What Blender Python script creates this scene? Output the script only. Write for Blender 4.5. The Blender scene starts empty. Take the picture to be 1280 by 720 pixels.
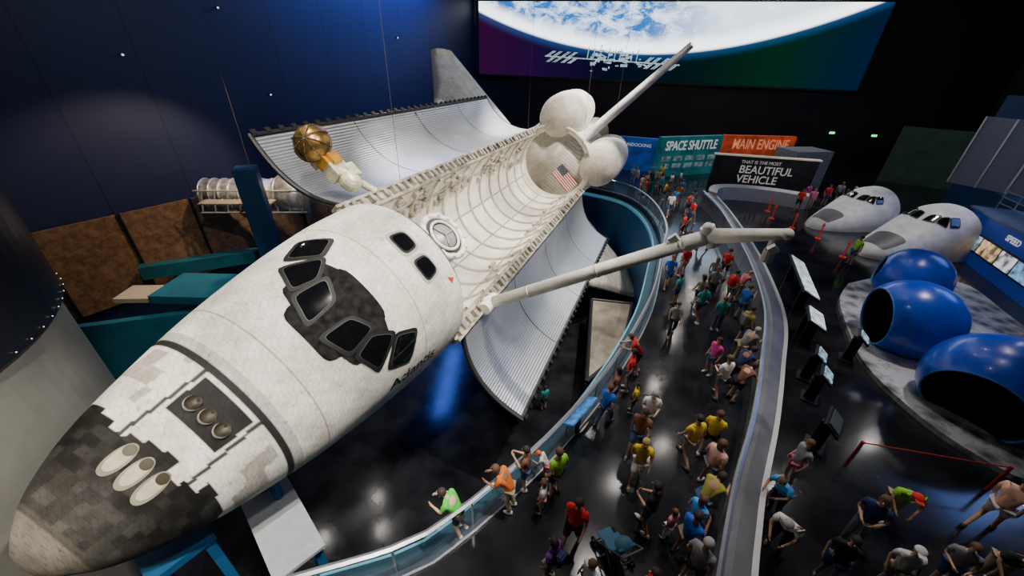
import bpy, bmesh, random
import numpy as np
from math import *
from mathutils import Vector, Matrix, noise
random.seed(7)
C=bpy.context.scene.collection
H=9.4
# ------------------------------------------------------------------ materials
MATS={}
def mat(name,col,rough=.5,metal=0.,emit=None,es=1.,var=.08,scale=6.,alpha=1.,bump=0.,coat=0.):
    if name in MATS: return MATS[name]
    m=bpy.data.materials.new(name);m.use_nodes=True;nt=m.node_tree;b=nt.nodes["Principled BSDF"]
    tc=nt.nodes.new("ShaderNodeTexCoord");n=nt.nodes.new("ShaderNodeTexNoise");n.inputs["Scale"].default_value=scale;n.inputs["Detail"].default_value=4
    nt.links.new(tc.outputs["Object"],n.inputs["Vector"])
    r=nt.nodes.new("ShaderNodeValToRGB");e=r.color_ramp.elements
    e[0].position=.3;e[1].position=.7
    e[0].color=tuple(max(0,c*(1-var)) for c in col)+(1,);e[1].color=tuple(min(1,c*(1+var)) for c in col)+(1,)
    nt.links.new(n.outputs["Fac"],r.inputs["Fac"]);nt.links.new(r.outputs[0],b.inputs["Base Color"])
    b.inputs["Roughness"].default_value=rough;b.inputs["Metallic"].default_value=metal
    if coat: b.inputs["Coat Weight"].default_value=coat
    if emit:
        mm_=nt.nodes.new("ShaderNodeMixRGB");mm_.blend_type='MULTIPLY';mm_.inputs[0].default_value=1 if var>.25 else 0;mm_.inputs[1].default_value=(*emit,1)
        r9=nt.nodes.new("ShaderNodeValToRGB");r9.color_ramp.elements[0].position=.4;r9.color_ramp.elements[1].position=.6;r9.color_ramp.elements[0].color=(1-var,1-var,1-var,1);nt.links.new(n.outputs["Fac"],r9.inputs[0]);nt.links.new(r9.outputs[0],mm_.inputs[2])
        nt.links.new(mm_.outputs[0],b.inputs["Emission Color"]);b.inputs["Emission Strength"].default_value=es
    if alpha<1: b.inputs["Alpha"].default_value=alpha
    if bump:
        bp=nt.nodes.new("ShaderNodeBump");bp.inputs["Strength"].default_value=bump;nt.links.new(n.outputs["Fac"],bp.inputs["Height"]);nt.links.new(bp.outputs[0],b.inputs["Normal"])
    MATS[name]=m;return m
# ------------------------------------------------------------------ mesh helpers
def link(ob,parent=None):
    C.objects.link(ob)
    if parent is not None: ob.parent=parent
    return ob
def mesh_ob(name,verts,faces,m=None,parent=None,smooth=False):
    me=bpy.data.meshes.new(name);me.from_pydata([tuple(v) for v in verts],[],faces);me.update()
    if m: me.materials.append(m)
    if smooth: me.polygons.foreach_set("use_smooth",[True]*len(me.polygons))
    return link(bpy.data.objects.new(name,me),parent)
def bm_ob(name,bm,m=None,parent=None,smooth=False):
    bmesh.ops.recalc_face_normals(bm,faces=bm.faces)
    me=bpy.data.meshes.new(name);bm.to_mesh(me);bm.free()
    if m:
        for q in (m if isinstance(m,list) else [m]): me.materials.append(q)
    if smooth: me.polygons.foreach_set("use_smooth",[True]*len(me.polygons))
    return link(bpy.data.objects.new(name,me),parent)
def tag(o,label=None,cat=None,group=None,kind=None):
    if label:o["label"]=label
    if cat:o["category"]=cat
    if group:o["group"]=group
    if kind:o["kind"]=kind
    return o
def empty(name,loc=(0,0,0),label=None,cat=None,group=None,rz_=0.,sc=1.):
    e=bpy.data.objects.new(name,None);e.location=loc;e.empty_display_size=.2;e.rotation_euler=(0,0,rz_);e.scale=(sc,)*3;C.objects.link(e)
    tag(e,label,cat,group);return e
def box(bm,c,s,rot=None,mi=0):
    M_=Matrix.Translation(Vector(c))@(rot if rot is not None else Matrix.Identity(4))@Matrix.Diagonal((s[0],s[1],s[2],1))
    r=bmesh.ops.create_cube(bm,size=1,matrix=M_)
    for v in r['verts']:
        for f in v.link_faces:f.material_index=mi
def rz(a): return Matrix.Rotation(a,4,'Z')
def cyl(bm,p,q,r1,r2=None,seg=12,caps=True,mi=0):
    p=Vector(p);q=Vector(q);d=q-p;L=d.length
    if L<1e-6:return
    M_=Matrix.Translation((p+q)/2)@d.to_track_quat('Z','Y').to_matrix().to_4x4()
    r=bmesh.ops.create_cone(bm,cap_ends=caps,segments=seg,radius1=r1,radius2=r1 if r2 is None else r2,depth=L,matrix=M_)
    for v in r['verts']:
        for f in v.link_faces:f.material_index=mi
def ball(bm,c,r,sc=(1,1,1),seg=14,rot=None,mi=0):
    M_=Matrix.Translation(Vector(c))@(rot if rot is not None else Matrix.Identity(4))@Matrix.Diagonal((sc[0],sc[1],sc[2],1))
    q=bmesh.ops.create_uvsphere(bm,u_segments=seg,v_segments=max(6,seg*2//3),radius=r,matrix=M_)
    for v in q['verts']:
        for f in v.link_faces:f.material_index=mi
def torus(bm,c,R,r,axis='Z',seg=32,ring=8,M0=None):
    M0=M0 or Matrix.Translation(Vector(c));vs=[]
    for i in range(seg):
        a=2*pi*i/seg
        for j in range(ring):
            b=2*pi*j/ring;vs.append(bm.verts.new(M0@Vector(((R+r*cos(b))*cos(a),(R+r*cos(b))*sin(a),r*sin(b)))))
    for i in range(seg):
        for j in range(ring):
            bm.faces.new((vs[i*ring+j],vs[((i+1)%seg)*ring+j],vs[((i+1)%seg)*ring+(j+1)%ring],vs[i*ring+(j+1)%ring]))
def smooth_path(P,step=.5):
    P=[Vector(p) for p in P];out=[]
    for i in range(len(P)-1):
        p0=P[max(i-1,0)];p1=P[i];p2=P[i+1];p3=P[min(i+2,len(P)-1)];n=max(2,int((p2-p1).length/step))
        for k in range(n):
            t=k/n;out.append(.5*((2*p1)+(p2-p0)*t+(2*p0-5*p1+4*p2-p3)*t*t+(3*p1-p0-3*p2+p3)*t**3))
    out.append(P[-1]);return out
def sweep(name,path,prof,m,parent=None,closed=True,smooth=False):
    V=[];F_=[];n=len(path);k=len(prof)
    for i,p in enumerate(path):
        d=(path[min(i+1,n-1)]-path[max(i-1,0)]);d=Vector((d.x,d.y));d.normalize();r=Vector((d.y,-d.x))
        for o,z in prof: V.append((p.x+r.x*o,p.y+r.y*o,(p.z if len(p)>2 else 0)+z))
    for i in range(n-1):
        for j in range(k if closed else k-1):
            F_.append((i*k+j,(i+1)*k+j,(i+1)*k+(j+1)%k,i*k+(j+1)%k))
    if closed: F_+= [tuple(range(k)),tuple((n-1)*k+j for j in reversed(range(k)))]
    return mesh_ob(name,V,F_,m,parent,smooth)
def text_ob(name,body,size,m,M_,parent=None,align='CENTER',ext=.01,fn=None,bold=0.,sx=1.):
    cu=bpy.data.curves.new(name,"FONT");cu.body=body;cu.size=size;cu.align_x=align;cu.align_y='CENTER';cu.extrude=ext if not fn else 0;cu.offset=bold
    t=bpy.data.objects.new(name+"_tmp",cu);C.objects.link(t);bpy.context.view_layer.update()
    me=bpy.data.meshes.new_from_object(t.evaluated_get(bpy.context.evaluated_depsgraph_get()));bpy.data.objects.remove(t)
    me.materials.clear();me.materials.append(m)
    for v in me.vertices:v.co.x*=sx
    if fn:
        for v in me.vertices:v.co=fn(v.co)
    o=bpy.data.objects.new(name,me);link(o,parent);o.matrix_local=M_;return o
# ------------------------------------------------------------------ camera
f=476.18;th=radians(30.772);rho=radians(2.105)
F=Vector((0,cos(th),-sin(th)));U=Vector((0,sin(th),cos(th)));R=Vector((1,0,0))
R2=cos(rho)*R+sin(rho)*U;U2=-sin(rho)*R+cos(rho)*U
cd=bpy.data.cameras.new("camera");cam=bpy.data.objects.new("camera",cd);C.objects.link(cam)
cd.sensor_width=36;cd.lens=f/1280*36;cd.clip_end=300;cd.clip_start=.05
Mc=Matrix((R2,U2,-F)).transposed().to_4x4();Mc.translation=(0,0,H);cam.matrix_world=Mc
bpy.context.scene.camera=cam
# ------------------------------------------------------------------ orbiter
T=Vector((-7.061,2.356,-6.381+H))
psi,pit,rol=radians(20.83),radians(.24),radians(43.6)
a=Vector((sin(psi)*cos(pit),cos(psi)*cos(pit),sin(pit)));u0=Vector((0,0,1))-a*a.z;u0.normalize();s0=u0.cross(a)
u=cos(rol)*u0-sin(rol)*s0;s=cos(rol)*s0+sin(rol)*u0
OM=Matrix((a,s,u)).transposed().to_4x4();OM.translation=T
orb=empty("space_shuttle_orbiter",label="white and black winged spacecraft hung tilted with cargo bay open",cat="spacecraft");orb.matrix_world=OM
ST=np.array([(.16,.02,-1.43,-1.47,-1.45),(.21,.28,-1.17,-1.75,-1.45),(.34,.5,-.97,-1.97,-1.44),(.6,.8,-.7,-2.17,-1.4),(1.05,1.14,-.45,-2.36,-1.35),(1.745,1.5,-.13,-2.5,-1.25),(2.87,1.88,.38,-2.65,-1.1),(4.0,2.18,.9,-2.75,-.9),(4.6,2.3,1.3,-2.8,-.8),(5.3,2.42,1.8,-2.82,-.7),(6.0,2.52,2.25,-2.85,-.6),(6.7,2.6,2.5,-2.88,-.5),(7.5,2.68,2.6,-2.9,-.4),(9.2,2.75,2.62,-2.9,-.3)])
XF,XA=8.75,27.2
def herm(x,col):
    X=ST[:,0];Y=ST[:,col];x=min(max(x,X[0]),X[-1]);i=max(0,min(np.searchsorted(X,x,side='right')-1,len(X)-2))
    def sl(k):
        k0=max(k-1,0);k1=min(k+1,len(X)-1);return (Y[k1]-Y[k0])/(X[k1]-X[k0])
    h=X[i+1]-X[i];t=(x-X[i])/h;m0=sl(i);m1=sl(i+1)
    if i<3: return Y[i]+(Y[i+1]-Y[i])*t
    return (2*t**3-3*t*t+1)*Y[i]+(t**3-2*t*t+t)*h*m0+(-2*t**3+3*t*t)*Y[i+1]+(t**3-t*t)*h*m1
def sec(x,t):
    hw,zt,zb,zc=[herm(x,k) for k in (1,2,3,4)];c,sn=cos(t),sin(t)
    n=2.15 if sn>=0 else 3.2
    y=hw*copysign(abs(c)**(2/n),c);z=zc+((zt-zc) if sn>=0 else (zc-zb))*copysign(abs(sn)**(2/n),sn)
    return Vector((x,y,z))
def surf(x,y,off=0.):
    def P(x,y):
        hw,zt,zb,zc=[herm(x,k) for k in (1,2,3,4)];q=min(abs(y)/hw,.999);return Vector((x,y,zc+(zt-zc)*(1-q**2.15)**(1/2.15)))
    p=P(x,y);e=.02;n=(P(x+e,y)-P(x-e,y)).cross(P(x,y+e)-P(x,y-e));n.normalize()
    if n.z<0:n=-n
    return p+n*off
def skin_mat(name,tile=.16):
    m=bpy.data.materials.new(name);m.use_nodes=True;nt=m.node_tree;b=nt.nodes["Principled BSDF"];N=nt.nodes.new;Lk=nt.links.new
    at=N("ShaderNodeVertexColor");at.layer_name="paint";uv=N("ShaderNodeUVMap");uv.uv_map="uv"
    br=N("ShaderNodeTexBrick");br.inputs["Scale"].default_value=1;br.inputs["Brick Width"].default_value=tile;br.inputs["Row Height"].default_value=tile;br.inputs["Mortar Size"].default_value=.007
    br.inputs["Color1"].default_value=(1,1,1,1);br.inputs["Color2"].default_value=(.8,.79,.77,1);br.inputs["Mortar"].default_value=(.5,.48,.45,1);br.inputs["Mortar Smooth"].default_value=.3
    Lk(uv.outputs[0],br.inputs["Vector"])
    tc=N("ShaderNodeTexCoord");n1=N("ShaderNodeTexNoise");n1.inputs["Scale"].default_value=1.1;n1.inputs["Detail"].default_value=9;n1.inputs["Roughness"].default_value=.72;Lk(tc.outputs["Object"],n1.inputs["Vector"])
    r=N("ShaderNodeValToRGB");r.color_ramp.elements[0].position=.34;r.color_ramp.elements[0].color=(.55,.51,.45,1);r.color_ramp.elements[1].position=.6;r.color_ramp.elements[1].color=(1,1,1,1);Lk(n1.outputs["Fac"],r.inputs["Fac"])
    m1=N("ShaderNodeMixRGB");m1.blend_type='MULTIPLY';m1.inputs[0].default_value=.6;Lk(at.outputs[0],m1.inputs[1]);Lk(br.outputs[0],m1.inputs[2])
    m2=N("ShaderNodeMixRGB");m2.blend_type='MULTIPLY';m2.inputs[0].default_value=.75;Lk(m1.outputs[0],m2.inputs[1]);Lk(r.outputs[0],m2.inputs[2])
    n2=N("ShaderNodeTexNoise");n2.inputs["Scale"].default_value=7;n2.inputs["Detail"].default_value=8;n2.inputs["Roughness"].default_value=.7;Lk(tc.outputs["Object"],n2.inputs["Vector"])
    r2=N("ShaderNodeValToRGB");r2.color_ramp.elements[0].position=.57;r2.color_ramp.elements[1].position=.68;r2.color_ramp.elements[1].color=(.42,.4,.36,1);r2.color_ramp.elements[0].color=(1,1,1,1);Lk(n2.outputs["Fac"],r2.inputs["Fac"])
    m3=N("ShaderNodeMixRGB");m3.blend_type='MULTIPLY';m3.inputs[0].default_value=.65;Lk(m2.outputs[0],m3.inputs[1]);Lk(r2.outputs[0],m3.inputs[2])
    Lk(m3.outputs[0],b.inputs["Base Color"]);b.inputs["Roughness"].default_value=.6;b.inputs["Specular IOR Level"].default_value=.15
    return m
SK=skin_mat("thermal_tile_skin")
WHITE=(.9,.865,.79);BLK=(.018,.018,.017);GREY=(.24,.225,.195)
def paint_fwd(p):
    x,y,z=p;hw,zt,zb,zc=[herm(x,k) for k in (1,2,3,4)]
    nz_=noise.noise(Vector((x*2.2,y*2.2,z*2.2)))
    if x<.62+.02*nz_: k=1+.35*nz_;return tuple(c*k for c in GREY)
    r=random.Random(int(floor(y/.32))*31+5).random()
    if x>=3.4 and z<zb+.75 or z<zb+.5: return BLK
    if x<2.05+.35*r-.12:
        if x<.70: return (.10,.095,.08)
        q=random.Random(int(floor(x/.16))*13+int(floor(y/.16))*7).random();k=.012+.022*q*q+.03*max(0,nz_)**1.0+.07*max(0,1-(x-.66)/.75)*(.6+.5*q);return (k,k*.97,k*.9)
    if 2.58<x<3.28 and abs(y)<.64: k=.02+.015*max(0,nz_);return (k,k,k*.95)
    if 3.36<x<3.50: return (.03,.03,.03)
    if x<3.36 and abs(abs(y)-.74)<.04: return (.06,.06,.055)
    if x<3.36 and 1.05<abs(y) : return (.88,.86,.8) if random.Random(int(floor(x/.3))*7+int(floor(y/.3))*13).random()<.6 else (.5,.47,.42)
    if 3.50<=x<3.7: return (.6,.58,.53)
    if x>3.7 and abs(x-4.25)<.02 or abs(x-6.9)<.015 : return (.4,.38,.34)
    k=1-.12*max(0,nz_);return (WHITE[0]*k,WHITE[1]*k,WHITE[2]*k)
def paint_mesh(me,fn,uvs):
    cl=me.color_attributes.new("paint",'FLOAT_COLOR','POINT')
    cl.data.foreach_set("color",np.array([(*fn(v.co),1) for v in me.vertices],dtype=np.float32).ravel())
    ul=me.uv_layers.new(name="uv");li=np.empty(len(me.loops),dtype=np.int32);me.loops.foreach_get("vertex_index",li)
    ul.data.foreach_set("uv",np.array(uvs,dtype=np.float32)[li].ravel())
NA=260;xs=[.16,.175,.19,.21,.24,.28,.32]+list(np.linspace(.36,XF,320));V=[];UV=[]
for x in xs:
    acc=0;prev=None
    for j in range(NA):
        t=2*pi*j/NA-pi/2;p=sec(x,t)
        if prev is not None: acc+=(p-prev).length
        prev=p;V.append(p);UV.append((x,acc))
Fc=[(i*NA+j,(i+1)*NA+j,(i+1)*NA+(j+1)%NA,i*NA+(j+1)%NA) for i in range(len(xs)-1) for j in range(NA)]
Fc+=[tuple((len(xs)-1)*NA+j for j in range(NA))]
fw=mesh_ob("forward_fuselage",V,Fc,SK,orb,True);paint_mesh(fw.data,paint_fwd,UV)
fw["label"]="white tiled forward fuselage with black nose tiles"
GL=mat("dark_window_glass",(.004,.004,.005),.08,0,var=.2)
FRM=mat("black_window_frame",(.008,.008,.008),.6)
BBL=mat("black_blanket",(.016,.0155,.0145),.85,var=.7,scale=6)
BBL.node_tree.nodes["Principled BSDF"].inputs["Specular IOR Level"].default_value=.1
def patch(name,cor,off,m,parent=orb,n=5.,rings=7,seg=32,grow=0.):
    c=[Vector(q) for q in cor];cen=sum(c,Vector((0,0)))/4
    c=[cen+(q-cen)*(1+grow) for q in c];V=[];F_=[]
    def pt(r,an):
        cx,sx=cos(an),sin(an);k=(abs(cx)**n+abs(sx)**n)**(-1/n);s_=(cx*k*r+1)/2;t_=(sx*k*r+1)/2
        q=c[0]*(1-s_)*(1-t_)+c[1]*s_*(1-t_)+c[2]*s_*t_+c[3]*(1-s_)*t_;return surf(q.x,q.y,off)
    V.append(pt(0,0))
    for i in range(1,rings+1):
        for j in range(seg):V.append(pt(i/rings,2*pi*j/seg))
    for j in range(seg):F_.append((0,1+j,1+(j+1)%seg))
    for i in range(rings-1):
        for j in range(seg):F_.append((1+i*seg+j,1+(i+1)*seg+j,1+(i+1)*seg+(j+1)%seg,1+i*seg+(j+1)%seg))
    return mesh_ob(name,V,F_,m,parent,True)
WIN=[[(5.0,.22),(5.55,.27),(5.76,.74),(5.18,.85)],[(5.28,1.02),(5.68,.88),(6.06,1.16),(5.53,1.56)],[(5.78,1.70),(6.12,1.26),(6.6,1.48),(6.3,1.9)]]
PANE=mat("window_pane_edge",(.06,.06,.056),.5)
def windows(par,masked=True):
    for sg in (1,-1):
        for k,w in enumerate(WIN):
            cor=[(x,y*sg) for x,y in w]
            patch("window_frame",cor,.03,FRM,grow=.3,parent=par,n=7)
            if masked: patch("window_trim",cor,.042,PANE,grow=.06,n=7,parent=par)
            patch("cockpit_window",cor,.055,GL,n=7,parent=par)
    if masked:
        patch("windshield_black_surround",[(4.78,-.75),(6.15,-.82),(6.15,.82),(4.78,.75)],.02,BBL,n=7,grow=.02,parent=par,rings=14,seg=48)
        for sg in (1,-1): patch("windshield_black_surround",[(4.95,.5*sg),(6.12,.5*sg),(6.0,1.15*sg),(5.15,1.2*sg)],.018,BBL,n=7,parent=par,rings=12)
windows(orb)
for sg in (1,-1):
    cor=[(7.57,.13*sg),(8.1,.15*sg),(8.14,.68*sg),(7.61,.76*sg)]
    patch("window_frame",cor,.012,mat("grey_window_frame",(.4,.38,.34),.5),grow=.35,n=4);patch("window_trim",cor,.025,FRM,grow=.08,n=4);patch("overhead_window",cor,.04,GL,n=4,grow=-.12)
def thruster(name,x,y,r,axis):
    p=surf(x,y,0);ax=Vector(axis).normalized();q=ax.to_track_quat('Z','Y').to_matrix().to_4x4();bm=bmesh.new()
    M0=Matrix.Translation(p+ax*.02)@q
    torus(bm,None,r,.022,M0=M0,seg=24,ring=6)
    e=bm_ob(name,bm,mat("thruster_rim",(.22,.2,.16),.5),orb,True)
    bm=bmesh.new();rings=[(r,.0),(r*.75,-.03),(r*.4,-.05),(0.001,-.055)];vv=[]
    for rr,z in rings: vv.append([bm.verts.new(M0@Vector((rr*cos(2*pi*j/24),rr*sin(2*pi*j/24),z+.06))) for j in range(24)])
    for i in range(3):
        for j in range(24):bm.faces.new((vv[i][j],vv[i][(j+1)%24],vv[i+1][(j+1)%24],vv[i+1][j]))
    bm_ob("nozzle_throat",bm,mat("thruster_throat",(.03,.024,.012),.5,var=.5,scale=8),e,True)
for y in (-.372,0,.372):
    thruster("forward_thruster",2.87,y,.14,(.05,0,1))
for y in (-.372,0,.372):
    patch("thruster_recess",[(1.42,y-.16),(1.42,y+.16),(2.0,y+.16),(2.0,y-.16)],.015,mat("thruster_recess_rim",(.2,.19,.14),.5,var=.3,scale=3),n=2.2)
    patch("thruster_opening",[(1.5,y-.12),(1.5,y+.12),(1.98,y+.12),(1.98,y-.12)],.025,mat("thruster_slope",(.42,.4,.3),.4,var=.2),n=2.2)
    patch("thruster_mouth",[(1.8,y-.1),(1.8,y+.1),(1.98,y+.1),(1.98,y-.1)],.035,mat("thruster_opening",(.04,.035,.02),.4),n=2.2)
def paint_mid(p):
    if p.z<-2.2:return BLK
    return WHITE
V=[];UV=[];nx=60;prof=[]
for j in range(61):
    t=radians(15)-(radians(210))*j/60
    c_,s_=cos(t),sin(t);prof.append((2.75*copysign(abs(c_)**(2/3.2),c_),-.3+2.6*copysign(abs(s_)**(2/3.2),s_)if s_<0 else -.3+ .7*(s_/sin(radians(15)))))
for i in range(nx+1):
    x=XF+(XA-XF)*i/nx
    for k,(y,z) in enumerate(prof):V.append((x,y,z));UV.append((x,k*.16))
n=len(prof);Fc=[(i*n+j,i*n+j+1,(i+1)*n+j+1,(i+1)*n+j) for i in range(nx) for j in range(n-1)]
md=mesh_ob("mid_fuselage",V,Fc,SK,orb,True);paint_mesh(md.data,paint_mid,UV)
LIN=mat("bay_liner_blanket",(.82,.77,.67),.75,var=.18,scale=1.2,bump=.25)
V=[];nj=40;BR=2.35
for i in range(nx+1):
    x=XF+(XA-XF)*i/nx
    for j in range(nj+1):
        t=-pi*j/nj;V.append((x,BR*cos(t),.35+ (BR+.25)*sin(t)))
Fc=[(i*(nj+1)+j,(i+1)*(nj+1)+j,(i+1)*(nj+1)+j+1,i*(nj+1)+j+1) for i in range(nx) for j in range(nj)]
mesh_ob("payload_bay_liner",V,Fc,LIN,orb,True)
def arc_band(name,x0,x1,r0,r1,m):
    V=[];n=40
    for j in range(n+1):
        t=-pi*j/n
        for x,r in ((x0,r1),(x0,r0),(x1,r0),(x1,r1)):V.append((x,r*cos(t),.35+(r+.25)*sin(t)))
    F_=[(j*4+k,(j+1)*4+k,(j+1)*4+k+1,j*4+k+1) for j in range(n) for k in range(3)]
    return mesh_ob(name,V,F_,m,orb,True)
FRB=mat("bay_frame_rib",(.55,.51,.43),.6,var=.2,scale=3)
for i in range(13):
    x=10.3+i*1.35;arc_band("bay_frame",x,x+.1,BR-.1,BR+.02,FRB)
bm=bmesh.new();rr=random.Random(3)
for i in range(80):
    x=rr.uniform(10,26.5);t=-rr.choice((rr.uniform(.1,.6),rr.uniform(pi-.6,pi-.1),rr.uniform(.1,.7)));y=(BR-.08)*cos(t);z=.35+(BR+.17)*sin(t)
    box(bm,(x,y,z),(rr.uniform(.15,.6),rr.uniform(.1,.3),rr.uniform(.08,.2)),Matrix.Rotation(t+pi/2,4,'X'))
bm_ob("bay_equipment_boxes",bm,mat("bay_equipment",(.4,.36,.29),.5,var=.5,scale=2),orb)["kind"]="stuff"
for k in range(4):
    bm=bmesh.new();t=-pi*(.12+.253*k);cyl(bm,(9.4,(BR-.05)*cos(t),.35+(BR+.2)*sin(t)),(27,(BR-.05)*cos(t),.35+(BR+.2)*sin(t)),.035,seg=8)
    bm_ob("bay_cable_tray",bm,mat("cable_tray",(.35,.33,.28),.5),orb)
for sg in (1,-1):
    bm=bmesh.new();box(bm,((XF+XA)/2,sg*2.55,.42),(XA-XF,.42,.22));
    box(bm,((XF+XA)/2,sg*2.78,.5),(XA-XF,.1,.3))
    for i in range(46):
        x=XF+.3+i*.39
        box(bm,(x,sg*2.6,.58),(.16,.3,.14 if i%3 else .26))
    bm_ob("sill_longeron",bm,mat("sill_metal",(.36,.33,.27),.5,.2,var=.6,scale=3),orb)
bm=bmesh.new()
def bulk(x,dx,rr=2.6):
    N_=48
    v=[bm.verts.new((x,rr*cos(2*pi*j/N_),(.2+2.45*sin(2*pi*j/N_)))) for j in range(N_)]
    c=bm.verts.new((x+dx,0,.1))
    m_=[bm.verts.new((x+dx,1.6*cos(2*pi*j/N_),(.15+1.6*sin(2*pi*j/N_)))) for j in range(N_)]
    for j in range(N_):
        bm.faces.new((v[j],v[(j+1)%N_],m_[(j+1)%N_],m_[j]));bm.faces.new((m_[j],m_[(j+1)%N_],c))
bulk(XA-.05,.15)
bm_ob("aft_bulkhead",bm,mat("bulkhead_blanket",(.9,.87,.8),.7,var=.1,scale=2,bump=.2),orb,True)
bm=bmesh.new();bulk(XF+.03,-.02);bm_ob("forward_bulkhead",bm,LIN,orb,True)
bm=bmesh.new();torus(bm,None,2.62,.1,M0=Matrix.Translation((XA-.1,0,.2))@Matrix.Rotation(pi/2,4,'Y')@Matrix.Diagonal((.94,1,1,1)),seg=48);bm_ob("bulkhead_rim",bm,FRB,orb,True)
FX=XA-.12;bm=bmesh.new();fy,fz,fwid,fh=-.35,.62,1.75,1.05
for i in range(13):
    z1=fz-i*fh/13;z0=z1-fh/13
    fcs=bm.faces.new([bm.verts.new(q) for q in ((FX,fy,z0),(FX,fy-fwid,z0),(FX,fy-fwid,z1),(FX,fy,z1))]);fcs.material_index=0 if i%2==0 else 1
fcs=bm.faces.new([bm.verts.new(q) for q in ((FX-.01,fy,fz-fh*7/13),(FX-.01,fy-.7,fz-fh*7/13),(FX-.01,fy-.7,fz),(FX-.01,fy,fz))]);fcs.material_index=2
for r_ in range(9):
    for c_ in range(6 if r_%2==0 else 5):
        y=fy-.06-c_*.116-(0 if r_%2==0 else .058);z=fz-.035-r_*.0615
        vs=[bm.verts.new((FX-.02,y+.022*(1 if k%2==0 else .45)*sin(pi*k/5),z+.022*(1 if k%2==0 else .45)*cos(pi*k/5))) for k in range(10)]
        bm.faces.new(vs).material_index=1
bm_ob("flag",bm,[mat("flag_red",(.5,.0,.0),.7),mat("flag_white",(.85,.85,.85),.6),mat("flag_blue",(.004,.006,.05),.7)],orb)
V=[];UV=[];xa=[27.2,28.5,30,31.5,32.6]
for i,x in enumerate(xa):
    for j in range(64):
        t=2*pi*j/64-pi/2;k=1+.03*i;c_,s_=cos(t),sin(t);n_=3.0
        V.append((x,2.85*k*copysign(abs(c_)**(2/n_),c_),-.2+(2.75 if s_>0 else 2.7)*copysign(abs(s_)**(2/n_),s_)));UV.append((x,j*.27))
Fc=[(i*64+j,(i+1)*64+j,(i+1)*64+(j+1)%64,i*64+(j+1)%64) for i in range(4) for j in range(64)]+[tuple(range(64)),tuple(4*64+j for j in reversed(range(64)))]
af=mesh_ob("aft_fuselage",V,Fc,SK,orb,True);paint_mesh(af.data,paint_mid,UV)
def pod(sg):
    V=[];UV=[];X=[(26.9,.05),(26.95,.45),(27.15,.75),(27.7,.95),(28.8,1.0),(31,1.0),(32.6,.85),(33.6,.6)]
    for x,k in X:
        for j in range(40):
            t=2*pi*j/40;V.append((x,sg*(2.05+1.5*k*cos(t)),2.3+1.65*k*sin(t)));UV.append((x,j*.25))
    Fc=[(i*40+j,(i+1)*40+j,(i+1)*40+(j+1)%40,i*40+(j+1)%40) for i in range(7) for j in range(40)]+[tuple(range(40)),tuple(7*40+j for j in range(40))]
    o=mesh_ob("maneuvering_engine_pod",V,Fc,SK,orb,True);paint_mesh(o.data,lambda p:(.74,.69,.6) if p.x<27.6 else WHITE,UV)
pod(1);pod(-1)
def bell(c,r,L,tilt):
    bm=bmesh.new();P=[(0,.25),(.15,.35),(.4,.6),(.7,.82),(1,1)];rr=[]
    for a_,b_ in P: rr.append([bm.verts.new((c[0]+a_*L,c[1]+r*b_*cos(2*pi*j/28),c[2]+tilt*a_*L+r*b_*sin(2*pi*j/28))) for j in range(28)])
    for i in range(4):
        for j in range(28):bm.faces.new((rr[i][j],rr[i][(j+1)%28],rr[i+1][(j+1)%28],rr[i+1][j]))
    return bm_ob("engine_bell",bm,mat("engine_metal",(.25,.23,.2),.35,.8),orb,True)
bell((32.6,0,1.1),1.15,2.6,.25);bell((32.6,1.35,-.9),1.15,2.4,.15);bell((32.6,-1.35,-.9),1.15,2.4,.15)
def loft(name,secs,paint,par=orb):
    V=[];UV=[];K=24
    for LE,TE,tk,nrm in secs:
        LE=Vector(LE);TE=Vector(TE);nr=Vector(nrm)
        for j in range(K):
            t=2*pi*j/K;c=(1-cos(t))/2;y=tk*.5*sin(t)*(1-.55*c)*1.5
            V.append(LE.lerp(TE,c)+nr*y);UV.append((c*(TE-LE).length,len(V)/K*.4))
    m_=len(secs);Fc=[(i*K+j,(i+1)*K+j,(i+1)*K+(j+1)%K,i*K+(j+1)%K) for i in range(m_-1) for j in range(K)]+[tuple(reversed(range(K))),tuple((m_-1)*K+j for j in range(K))]
    o=mesh_ob(name,V,Fc,SK,par,True);paint_mesh(o.data,paint,UV);return o
def lerp3(p,q,t): return tuple(p[i]+(q[i]-p[i])*t for i in range(3))
loft("vertical_stabilizer",[(lerp3((27.6,0,2.4),(34.1,0,10.5),t),lerp3((32.6,0,2.4),(37.0,0,10.7),t),.6-.2*t,(0,1,0)) for t in np.linspace(0,1,9)],lambda p:(.88,.86,.81))
def wing(sg):
    def LEx(y): return np.interp(y,[2.6,4.9,11.9],[13.0,20.3,28.0])
    def TEx(y): return np.interp(y,[2.6,11.9],[31.9,31.0])
    secs=[]
    for y in np.linspace(2.4,11.9,14):
        tk=np.interp(y,[2.4,6,11.9],[1.2,.9,.35]);z=-2.35+.035*(y-2.4)
        secs.append(((LEx(y),sg*y,z),(TEx(y),sg*y,z),tk,(0,0,1)))
    return loft("wing",secs,lambda p:(.35,.33,.3) if p.x<LEx(abs(p.y))+.45 else ((.8,.77,.7)if p.x<27.8 else (.88,.85,.79)))
wing(1);wing(-1)
loft("body_flap",[((32.4,-2.6,-2.5),(35,-2.6,-2.5),.5,(0,0,1)),((32.4,2.6,-2.5),(35,2.6,-2.5),.5,(0,0,1))],lambda p:BLK)
RADM=bpy.data.materials.new("silver_radiator");RADM.use_nodes=True
nt=RADM.node_tree;b=nt.nodes["Principled BSDF"];tc=nt.nodes.new("ShaderNodeTexCoord");w=nt.nodes.new("ShaderNodeTexWave");w.bands_direction='Y';w.inputs["Scale"].default_value=2.9;w.inputs["Distortion"].default_value=.05
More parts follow.
